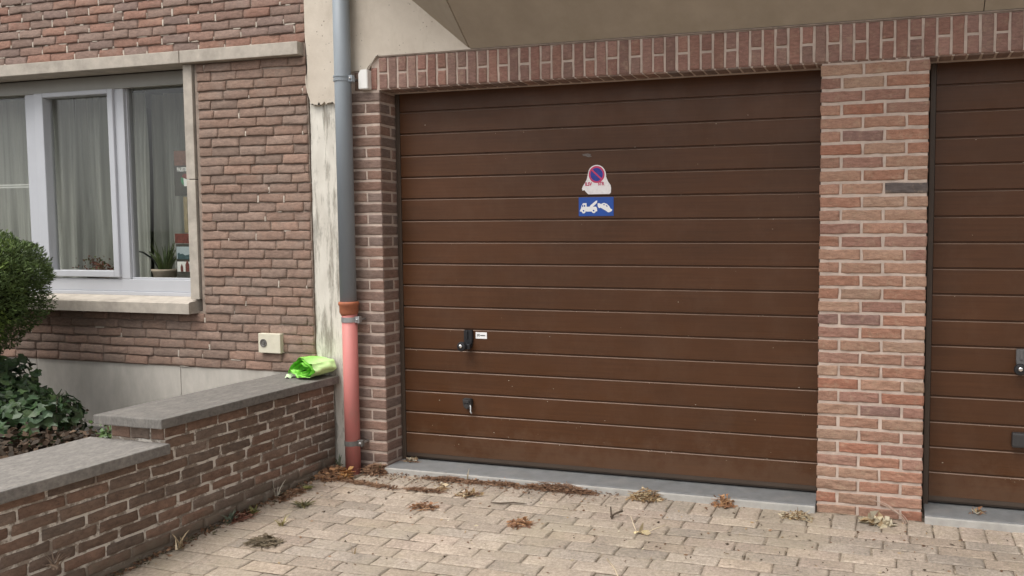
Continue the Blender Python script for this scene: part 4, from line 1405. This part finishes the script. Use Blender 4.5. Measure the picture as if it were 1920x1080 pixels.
# ================================================================== PLANTS
PAL_YEW = [(0.065, 0.10, 0.028), (0.08, 0.122, 0.034), (0.05, 0.078, 0.025), (0.098, 0.142, 0.042), (0.07, 0.105, 0.032)]
PAL_IVY = [(0.035, 0.068, 0.024), (0.045, 0.085, 0.032), (0.028, 0.05, 0.02), (0.06, 0.10, 0.036), (0.04, 0.075, 0.035)]
def clipped_shrub():
    t = thing('clipped_shrub', 'dense dark green clipped shrub with rounded top before the window', 'shrub', (-4.88, -0.74, 0.05))
    C = np.array((-4.92, -0.72, 1.02))
    rad = np.array((0.60, 0.50, 0.335))
    low = 1.45
    nl = 60000
    def shape(d):
        d = d / ((np.abs(d) ** 2.5).sum(1) ** 0.4)[:, None]      # boxy, clipped outline
        d[:, 2] = np.where(d[:, 2] < 0, d[:, 2] * low, d[:, 2])
        tap = np.where(d[:, 2] < 0, 1 - 0.42 * np.clip(-d[:, 2] / low, 0, 1) ** 1.5, 1)
        d[:, 0] *= tap
        d[:, 1] *= tap
        return d
    d = rng.normal(size=(nl, 3))
    d /= np.linalg.norm(d, axis=1)[:, None]
    k = 1 + 0.07 * vnoise(d, 2.2, 91) + 0.06 * vnoise(d, 6.5, 92) + 0.035 * vnoise(d, 15, 93)
    k += 0.05 * vnoise(d, 4, 94)
    stray = rng.random(nl) < 0.02
    k = k + np.where(stray, rng.random(nl) * 0.07, 0)
    nd = d
    d = shape(d.copy())
    depth = rng.random(nl) ** 1.7 * 0.22
    pos = C + d * rad * (k - depth)[:, None]
    nrm = nd / rad
    nrm /= np.linalg.norm(nrm, axis=1)[:, None]
    a = nrm * 0.9 + rng.normal(size=(nl, 3)) * 0.6 + np.array((0, 0, 0.3))
    a /= np.linalg.norm(a, axis=1)[:, None]
    s = np.cross(a, rng.normal(size=(nl, 3)))
    s /= np.linalg.norm(s, axis=1)[:, None]
    ln = rng.uniform(0.014, 0.030, nl)[:, None]
    wd = rng.uniform(0.0022, 0.0042, nl)[:, None]
    V = np.stack([pos - s * wd * 0.5, pos + s * wd * 0.5, pos + a * ln * 0.7 + s * wd, pos + a * ln - s * wd * 0.6], 1)
    pal = np.array(PAL_YEW)
    col = pal[rng.integers(0, len(pal), nl)] * rng.uniform(0.75, 1.25, nl)[:, None]
    clump = np.clip(1 + 0.45 * vnoise(pos, 9, 95) + 0.25 * vnoise(pos, 24, 96), 0.45, 1.9)
    col *= clump[:, None]
    young = (vnoise(pos, 7, 97) > 0.30)[:, None]           # paler new growth in patches
    col = np.where(young, col * np.array((1.45, 1.4, 1.0)), col)
    F = np.arange(nl * 4).reshape(-1, 4)
    mesh_np('foliage', V.reshape(-1, 3), F, MAT['needle'], t, False, np.repeat(col, 4, 0))
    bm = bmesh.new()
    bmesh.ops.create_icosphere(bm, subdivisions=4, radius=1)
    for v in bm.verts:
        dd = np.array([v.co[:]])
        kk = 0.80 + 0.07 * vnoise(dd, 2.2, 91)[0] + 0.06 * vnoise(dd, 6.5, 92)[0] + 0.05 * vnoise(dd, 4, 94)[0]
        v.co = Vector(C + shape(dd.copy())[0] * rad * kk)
    bm_obj('inner_core', bm, mat_plain('inner_core', (0.022, 0.028, 0.012), 1.0, 0.5, 50, 0.01, 60, spec=0.05), t, True)  # solid dark green core inside the foliage
    bm = bmesh.new()
    add_tube(bm, [(-4.88, -0.74, 0.05), (-4.87, -0.74, 0.4), (-4.85, -0.74, 0.8)], [0.035, 0.03, 0.025], 10)
    add_tube(bm, [(-4.88, -0.76, 0.3), (-4.78, -0.80, 0.55), (-4.64, -0.82, 0.8)], [0.016, 0.012, 0.008], 8)
    bm_obj('trunk', bm, MAT['bark'], t, True)
clipped_shrub()

def ivy_leaf_mesh(name, pts, size, pal, mat, parent):
    """lobed leaves, each a fan of five folded faces"""
    out = [(0, 0), (0.42, 0.12), (0.55, 0.45), (0.25, 0.55), (0.0, 1.0), (-0.25, 0.55), (-0.55, 0.45), (-0.42, 0.12)]
    V, F, Cc = [], [], []
    for p, n in pts:
        p, n = np.array(p), np.array(n, float)
        n /= np.linalg.norm(n)
        a = np.cross(n, rng.normal(size=3))
        a /= np.linalg.norm(a)
        b = np.cross(n, a)
        s = size * random.uniform(0.55, 1.2)
        c = np.array(random.choice(pal)) * random.uniform(0.7, 1.3)
        i0 = len(V)
        V.append(p + b * s * 0.4 - n * s * 0.06)
        Cc.append(c * 1.15)
        for x, y in out:
            V.append(p + a * s * x + b * s * y + n * s * (0.10 * abs(x) * 2 - 0.18 * y * y + random.uniform(-0.03, 0.03)))
            Cc.append(c)
        for i in range(8):
            F.append((i0, i0 + 1 + i, i0 + 1 + (i + 1) % 8))
    return mesh_np(name, V, F, mat, parent, False, np.array(Cc))

def ivy_shrub():
    t = thing('leafy_shrub', 'low shrub of broad glossy green leaves below the clipped shrub', 'shrub', (-4.35, -0.66, 0.08))
    pts = []
    lobes = [((-4.68, -0.72, 0.32), (0.34, 0.30, 0.24)), ((-4.50, -0.66, 0.30), (0.28, 0.28, 0.19)), ((-4.26, -0.64, 0.26), (0.23, 0.24, 0.16)), ((-4.92, -0.78, 0.46), (0.36, 0.3, 0.27)), ((-4.70, -0.62, 0.44), (0.26, 0.26, 0.20)), ((-4.62, -0.95, 0.28), (0.30, 0.22, 0.16))]
    for c, r in lobes:
        for i in range(430):
            d = rng.normal(size=3)
            d /= np.linalg.norm(d)
            if d[2] < -0.5:
                d[2] = -d[2]
            k = 1 + 0.16 * vnoise(np.array([d]), 4, int(c[0] * -100))[0]
            p = np.array(c) + d * np.array(r) * k * (1 - 0.45 * random.random() ** 2)
            pts.append((p, d + rng.normal(size=3) * 0.45 + np.array((0.1, -0.2, 0.35))))
    # sprig that rises at the right end
    for i in range(26):
        pts.append(((-4.06 + random.gauss(0, 0.02), -0.66 + random.gauss(0, 0.03), 0.40 + random.uniform(-0.13, 0.04)), rng.normal(size=3) + np.array((0.3, -0.6, 0.3))))
    ivy_leaf_mesh('leaves', pts, 0.062, PAL_IVY, MAT['leaf'], t)
    bm = bmesh.new()
    for i in range(38):
        c, r = random.choice(lobes)
        a = random.uniform(0, 6.28)
        e = (c[0] + r[0] * 0.8 * math.cos(a), c[1] + r[1] * 0.8 * math.sin(a), c[2] + random.uniform(-0.03, 0.1))
        b = (c[0] + random.uniform(-0.08, 0.08), c[1] + random.uniform(-0.08, 0.08), 0.08)
        md = ((b[0] + e[0]) / 2, (b[1] + e[1]) / 2, max(b[2], e[2]) * 0.8)
        add_tube(bm, [b, md, e], [0.006, 0.005, 0.003], 6)
    add_tube(bm, [(-4.14, -0.66, 0.12), (-4.08, -0.66, 0.3), (-4.06, -0.66, 0.43)], [0.004, 0.0035, 0.002], 6)
    bm_obj('stems', bm, MAT['bark'], t, True)
    o = scatter_leaves('dead_leaves', 1900, lambda: (random.uniform(-5.3, -3.55), -1.05 + random.gauss(0, 0.22), 0.245 + random.gauss(0, 0.02) + random.random() * 0.03), 0.04, 0.022, [(0.055, 0.04, 0.028), (0.08, 0.053, 0.036), (0.042, 0.032, 0.024), (0.10, 0.066, 0.043)], MAT['dry'], None, up=0.55)
    o['kind'] = 'stuff'
    # young weed by the coping
    w = thing('weed', 'small young green weed between the shrub and the stone coping', 'weed', (-3.62, -0.72, 0.22))
    ivy_leaf_mesh('leaves', [((-3.63 + random.gauss(0, 0.035), -0.72 + random.gauss(0, 0.04), 0.27 + random.uniform(-0.03, 0.07)), rng.normal(size=3) * 0.6 + np.array((0.2, -0.5, 0.6))) for i in range(34)], 0.04, [(0.06, 0.11, 0.03), (0.085, 0.14, 0.045)], MAT['leaf'], w)
ivy_shrub()

# ================================================================== LITTER AND WEEDS
DRY_BROWN = [(0.16, 0.085, 0.05), (0.21, 0.12, 0.07), (0.12, 0.065, 0.04), (0.26, 0.16, 0.10)]
DRY_GOLD = [(0.36, 0.25, 0.13), (0.42, 0.32, 0.19), (0.28, 0.175, 0.09), (0.2, 0.12, 0.065), (0.47, 0.38, 0.25)]
DRY_ORANGE = [(0.33, 0.17, 0.085), (0.39, 0.225, 0.115), (0.26, 0.13, 0.07), (0.2, 0.11, 0.07)]
DRY_CREAM = [(0.52, 0.46, 0.34), (0.45, 0.38, 0.26), (0.36, 0.26, 0.15)]

def strands(name, n, loc, rx, ry, h, pal, parent, ln=(0.03, 0.10), r=0.0016, rot=0.0):
    V, F, C = [], [], []
    for i in range(n):
        a, q = random.uniform(0, 6.283), math.sqrt(random.random())
        dx, dy = q * math.cos(a) * rx, q * math.sin(a) * ry
        c_, s_ = math.cos(rot), math.sin(rot)
        p = np.array((loc[0] + dx * c_ - dy * s_, loc[1] + dx * s_ + dy * c_, 0.0))
        base = max(gz(p[1]), loc[2]) if len(loc) > 2 else gz(p[1])
        z = base + 0.003 + random.random() * h * (1 - q * q)
        l = random.uniform(*ln)
        t = random.uniform(0, 6.283)
        d = np.array((math.cos(t), math.sin(t), random.gauss(0, 0.18)))
        bend = np.array((-d[1], d[0], 0)) * random.gauss(0, 0.3)
        c = np.array(random.choice(pal)) * random.uniform(0.75, 1.25)
        side = np.cross(d, (0, 0, 1.0))
        side /= np.linalg.norm(side) + 1e-9
        up = np.cross(side, d)
        n0 = len(V)
        for k in range(4):
            s = k / 3
            cc = p + np.array((0, 0, z)) + d * l * (s - 0.5) + bend * l * (s * s - 0.3) 
            cc[2] = max(cc[2], base + 0.002)
            w = r * (1.0 if k < 3 else 0.4)
            V += [cc + side * w, cc + up * w * 1.4, cc - side * w]
            C += [c] * 3
        for k in range(3):
            b = n0 + 3 * k
            for u in range(3):
                v = (u + 1) % 3
                F.append((b + u, b + v, b + 3 + v, b + 3 + u))
    return mesh_np(name, V, F, MAT['dry'], parent, False, np.array(C))

LG = 'clumps of dry leaves on the driveway'
def clump(label, loc, rx, ry, h, ns, nl, pal, size=0.025, rot=0.0, ln=(0.025, 0.08)):
    ns, nl = int(ns * 1.5), int(nl * 1.2)
    z = loc[2] if len(loc) > 2 else gz(loc[1])
    t = thing('leaf_clump', label, 'dry leaves', (loc[0], loc[1], z), LG)
    if ns:
        strands('dry_stalks', ns, loc, rx, ry, h, pal, t, ln, rot=rot)
    def pos():
        a, q = random.uniform(0, 6.283), math.sqrt(random.random())
        dx, dy = q * math.cos(a) * rx, q * math.sin(a) * ry
        y = loc[1] + dx * math.sin(rot) + dy * math.cos(rot)
        base = max(gz(y), loc[2]) if len(loc) > 2 else gz(y)
        return (loc[0] + dx * math.cos(rot) - dy * math.sin(rot), y, base + 0.004 + random.random() * h * (1 - q * q))
    scatter_leaves('curled_leaves', nl, pos, size, size * 0.6, pal, MAT['dry'], t, up=0.5, curl=0.7)
    return t

clump('golden pile of dry leaves against the threshold of the closed door', (-0.86, -0.045), 0.085, 0.05, 0.05, 110, 110, DRY_GOLD)
clump('small orange-brown leaf heap left of the pillar on the threshold edge', (-0.455, -0.035), 0.06, 0.04, 0.045, 60, 70, DRY_ORANGE)
clump('pale crumpled leaves beside the bottom left corner of the pillar', (-0.08, -0.115), 0.068, 0.03, 0.035, 30, 60, DRY_CREAM + DRY_GOLD)
clump('cream curled leaves at the foot of the brick pillar', (0.300, -0.095), 0.075, 0.028, 0.035, 14, 36, DRY_CREAM, 0.05)
clump('single dry leaf lying on the right-hand stone threshold', (0.742, 0.07, -0.008), 0.035, 0.02, 0.015, 4, 9, DRY_CREAM + DRY_ORANGE, 0.035)
clump('orange-brown leaf tuft alone in the middle of the paving', (-1.35, -0.515), 0.06, 0.035, 0.03, 36, 34, DRY_ORANGE)
clump('flat brown leaf tuft on the paving nearest the garden wall side', (-1.915, -0.44), 0.07, 0.03, 0.03, 40, 34, DRY_ORANGE + DRY_BROWN)
clump('brown leaf heap around the foot of the red pipe', (-2.68, -0.15), 0.10, 0.085, 0.06, 150, 170, DRY_BROWN + DRY_ORANGE)
clump('bright orange leaves right in front of the red pipe', (-2.60, -0.155), 0.028, 0.035, 0.055, 10, 36, [(0.46, 0.22, 0.08), (0.52, 0.29, 0.12), (0.36, 0.16, 0.06)], 0.035)
clump('brown leaf heap at the left brick pier by the threshold', (-2.49, -0.04), 0.085, 0.045, 0.055, 110, 110, DRY_BROWN)
clump('matted brown stalks along the middle of the threshold edge', (-1.36, -0.045), 0.22, 0.028, 0.04, 300, 60, DRY_BROWN, 0.025, -0.02)
clump('thin brown stalks along the left part of the threshold edge', (-1.98, -0.05), 0.20, 0.022, 0.022, 150, 40, DRY_BROWN, 0.022)
clump('thin matted stalks along the threshold between pier and middle clump', (-1.70, -0.045), 0.16, 0.02, 0.022, 110, 30, DRY_BROWN, 0.022)
clump('string of brown stalks in the paving joint before the left pier', (-2.42, -0.215), 0.22, 0.012, 0.014, 110, 26, DRY_BROWN, 0.02, -0.12)
clump('brown stalks in the joint left of the orange tuft', (-2.05, -0.225), 0.12, 0.014, 0.016, 60, 18, DRY_BROWN, 0.02)
clump('dry twist of leaves near the third paver row', (-1.78, -0.235), 0.07, 0.02, 0.022, 26, 22, DRY_GOLD + DRY_BROWN, 0.03, 0.3)
clump('tan leaf scraps left of centre beside the paver edge row', (-1.97, -0.19), 0.02, 0.025, 0.03, 10, 12, DRY_GOLD, 0.03)
clump('greyish dry weed lump on the paving near the garden wall', (-2.40, -0.99), 0.075, 0.05, 0.035, 90, 44, [(0.16, 0.125, 0.085), (0.12, 0.095, 0.06), (0.2, 0.16, 0.11)], 0.03)
clump('reddish leaf bits at the base of the garden wall', (-2.73, -0.78), 0.045, 0.06, 0.03, 30, 40, [(0.13, 0.05, 0.035), (0.18, 0.09, 0.06)], 0.028)
clump('brown leaf bits along the garden wall near the corner', (-2.71, -0.46), 0.035, 0.10, 0.025, 50, 50, DRY_BROWN, 0.025)
clump('dry leaves lying on the door sill at its left end', (-2.34, 0.10, -0.008), 0.04, 0.015, 0.02, 12, 16, DRY_CREAM + DRY_BROWN, 0.025)
clump('dead dry leaves stuck in the brick joints low on the garden wall', (-2.735, -1.72), 0.04, 0.11, 0.05, 60, 70, DRY_BROWN + [(0.32, 0.22, 0.16)], 0.05)

WG = 'weeds and dry stalks by the garage'
def weed(label, loc, n, h, spread, pal, w=0.0035, cat='weed', lean=(0, 0)):
    t = thing('weed_plant' if cat == 'weed' else 'dry_stalk', label, cat, (loc[0], loc[1], loc[2] if len(loc) > 2 else gz(loc[1])), WG)
    z = loc[2] if len(loc) > 2 else gz(loc[1])
    L = []
    for i in range(n):
        a = random.uniform(0, 6.283)
        s = random.uniform(0.2, 1.0) * spread
        L.append(((loc[0] + random.gauss(0, spread * 0.15), loc[1] + random.gauss(0, spread * 0.15), z), (math.cos(a) * s + lean[0], math.sin(a) * s + lean[1], h * random.uniform(0.4, 1.0)), w))
    blades('blades', L, pal, MAT['leaf'], t)
    return t
GREENS = [(0.085, 0.11, 0.05), (0.11, 0.14, 0.06), (0.07, 0.09, 0.045)]
STRAW = [(0.50, 0.40, 0.26), (0.42, 0.32, 0.19), (0.55, 0.46, 0.32)]
weed('grey-green weed at the base of the garden wall', (-2.745, -0.83), 26, 0.075, 0.05, [(0.12, 0.14, 0.10), (0.09, 0.11, 0.075), (0.16, 0.18, 0.13)], 0.006)
weed('olive weed beside the reddish leaf bits by the garden wall', (-2.72, -0.72), 20, 0.05, 0.055, [(0.16, 0.14, 0.05), (0.12, 0.12, 0.045)], 0.006)
weed('yellow-green moss tuft along the garden wall', (-2.69, -0.345), 34, 0.025, 0.05, [(0.26, 0.26, 0.08), (0.2, 0.2, 0.07)], 0.004)
weed('dull green weed growing in a paving joint near the pipe', (-2.54, -0.57), 40, 0.045, 0.07, [(0.15, 0.13, 0.055), (0.11, 0.10, 0.05)], 0.004)
weed('straw-coloured grass tuft in the paving joint', (-2.47, -0.80), 14, 0.06, 0.05, [(0.30, 0.25, 0.10), (0.24, 0.2, 0.08)], 0.003)
weed('dry forked stalk standing against the garden wall', (-2.76, -0.50), 9, 0.12, 0.06, [(0.40, 0.36, 0.29), (0.33, 0.29, 0.23)], 0.0028, 'dry stalk')
weed('tan dry blade drooping at the foot of the wall', (-2.73, -1.13), 12, 0.10, 0.06, STRAW, 0.004, 'dry stalk')
weed('thin dry stalks leaning before the brick pillar', (0.42, -0.05), 9, 0.16, 0.05, [(0.42, 0.31, 0.25), (0.36, 0.26, 0.2)], 0.0016, 'dry stalk', (-0.14, 0.02))
weed('pale dry stalk standing up at the door threshold', (-1.90, -0.04), 3, 0.10, 0.02, STRAW, 0.0025, 'dry stalk')
weed('small green weed beside the lower pipe clip', (-2.72, -0.06), 12, 0.13, 0.03, [(0.20, 0.22, 0.15), (0.13, 0.14, 0.09)], 0.006)
weed('yellow-green sprig growing at the left brick pier', (-2.48, -0.03), 14, 0.075, 0.035, [(0.28, 0.27, 0.12), (0.2, 0.2, 0.09)], 0.004)
weed('single upright straw blade among the near pavers', (-1.93, -0.98), 4, 0.07, 0.03, STRAW, 0.003, 'dry stalk')
weed('bunch of dry grass blades low on the garden wall', (-2.765, -1.66, 0.02), 18, 0.10, 0.05, [(0.34, 0.26, 0.2), (0.27, 0.2, 0.15)], 0.0035, 'dry stalk')

def stalks():
    t = thing('straw_stalk', 'forked pale straw stalk lying in front of the closed door', 'dry stalk', (-0.75, -0.47, gz(-0.47)), WG)
    bm = bmesh.new()
    z = gz(-0.47) + 0.004
    add_tube(bm, [(-0.775, -0.475, z), (-0.80, -0.45, z + 0.03), (-0.83, -0.40, z + 0.05)], 0.0022, 6)
    add_tube(bm, [(-0.74, -0.48, z), (-0.70, -0.455, z + 0.02), (-0.655, -0.42, z + 0.03)], 0.002, 6)
    bm_obj('stem', bm, mat_plain('straw', (0.55, 0.45, 0.32), 0.8, 0.15, 60), t, True)
    scatter_leaves('husks', 9, lambda: (-0.75 + random.gauss(0, 0.012), -0.48 + random.gauss(0, 0.006), z + 0.006), 0.045, 0.022, [(0.52, 0.42, 0.24), (0.56, 0.45, 0.28)], MAT['dry'], t, up=0.7)
    t = thing('twig', 'dark forked twig lying on the paving before the door', 'twig', (-0.95, -0.31, gz(-0.31)), WG)
    bm = bmesh.new()
    z = gz(-0.31) + 0.005
    add_tube(bm, [(-0.985, -0.25, z + 0.02), (-0.965, -0.30, z + 0.008), (-0.945, -0.345, z)], 0.004, 6)
    add_tube(bm, [(-0.955, -0.335, z + 0.002), (-0.935, -0.31, z + 0.015), (-0.91, -0.285, z + 0.02)], 0.005, 6)
    bm_obj('stem', bm, MAT['bark'], t, True)
    t = thing('straw_stalk', 'long thin straw lying on the nearest pavers', 'dry stalk', (-0.72, -0.86, gz(-0.86)), WG)
    bm = bmesh.new()
    add_tube(bm, [(-0.82, -0.76, gz(-0.76) + 0.006), (-0.75, -0.85, gz(-0.85) + 0.008), (-0.69, -0.95, gz(-0.95) + 0.004)], 0.0022, 6)
    bm_obj('stem', bm, bpy.data.materials['straw'], t, True)
    t = thing('twig', 'grey-brown twig with flat bark along a paving joint', 'twig', (-1.55, -0.29, gz(-0.29)), WG)
    bm = bmesh.new()
    z = gz(-0.29) + 0.005
    add_tube(bm, [(-1.62, -0.300, z), (-1.56, -0.305, z + 0.004), (-1.50, -0.275, z + 0.003), (-1.43, -0.268, z)], [0.002, 0.004, 0.0035, 0.001], 6)
    bm_obj('stem', bm, MAT['bark'], t, True)
stalks()

def debris():
    # fine crumbs scattered over the paving
    def pos():
        y = -abs(random.gauss(0, 0.7)) - 0.03
        y = max(y, -2.4)
        return (random.uniform(-2.75, 1.8), y, gz(y) + 0.003)
    o = scatter_leaves('leaf_crumbs', 800, pos, 0.016, 0.008, DRY_BROWN + DRY_CREAM + [(0.07, 0.05, 0.035)] * 3, MAT['dry'], None, up=0.85, lo=0.4, hi=1.4)
    o['kind'] = 'stuff'
    def pos2():
        y = -0.03 - random.random() ** 2 * 0.12
        return (random.uniform(-2.5, -1.0), y, gz(y) + 0.004 + random.random() * 0.01)
    o = scatter_leaves('leaf_crumbs', 700, pos2, 0.018, 0.006, DRY_BROWN, MAT['dry'], None, up=0.7)
    o['kind'] = 'stuff'
    def pos3():
        y = -random.random() * 2.2
        return (-2.785 + abs(random.gauss(0, 0.03)), y, gz(y) + 0.004 + random.random() * 0.012)
    o = scatter_leaves('leaf_crumbs', 900, pos3, 0.02, 0.009, DRY_BROWN + [(0.10, 0.085, 0.05)] * 3, MAT['dry'], None, up=0.6)
    o['kind'] = 'stuff'
debris()
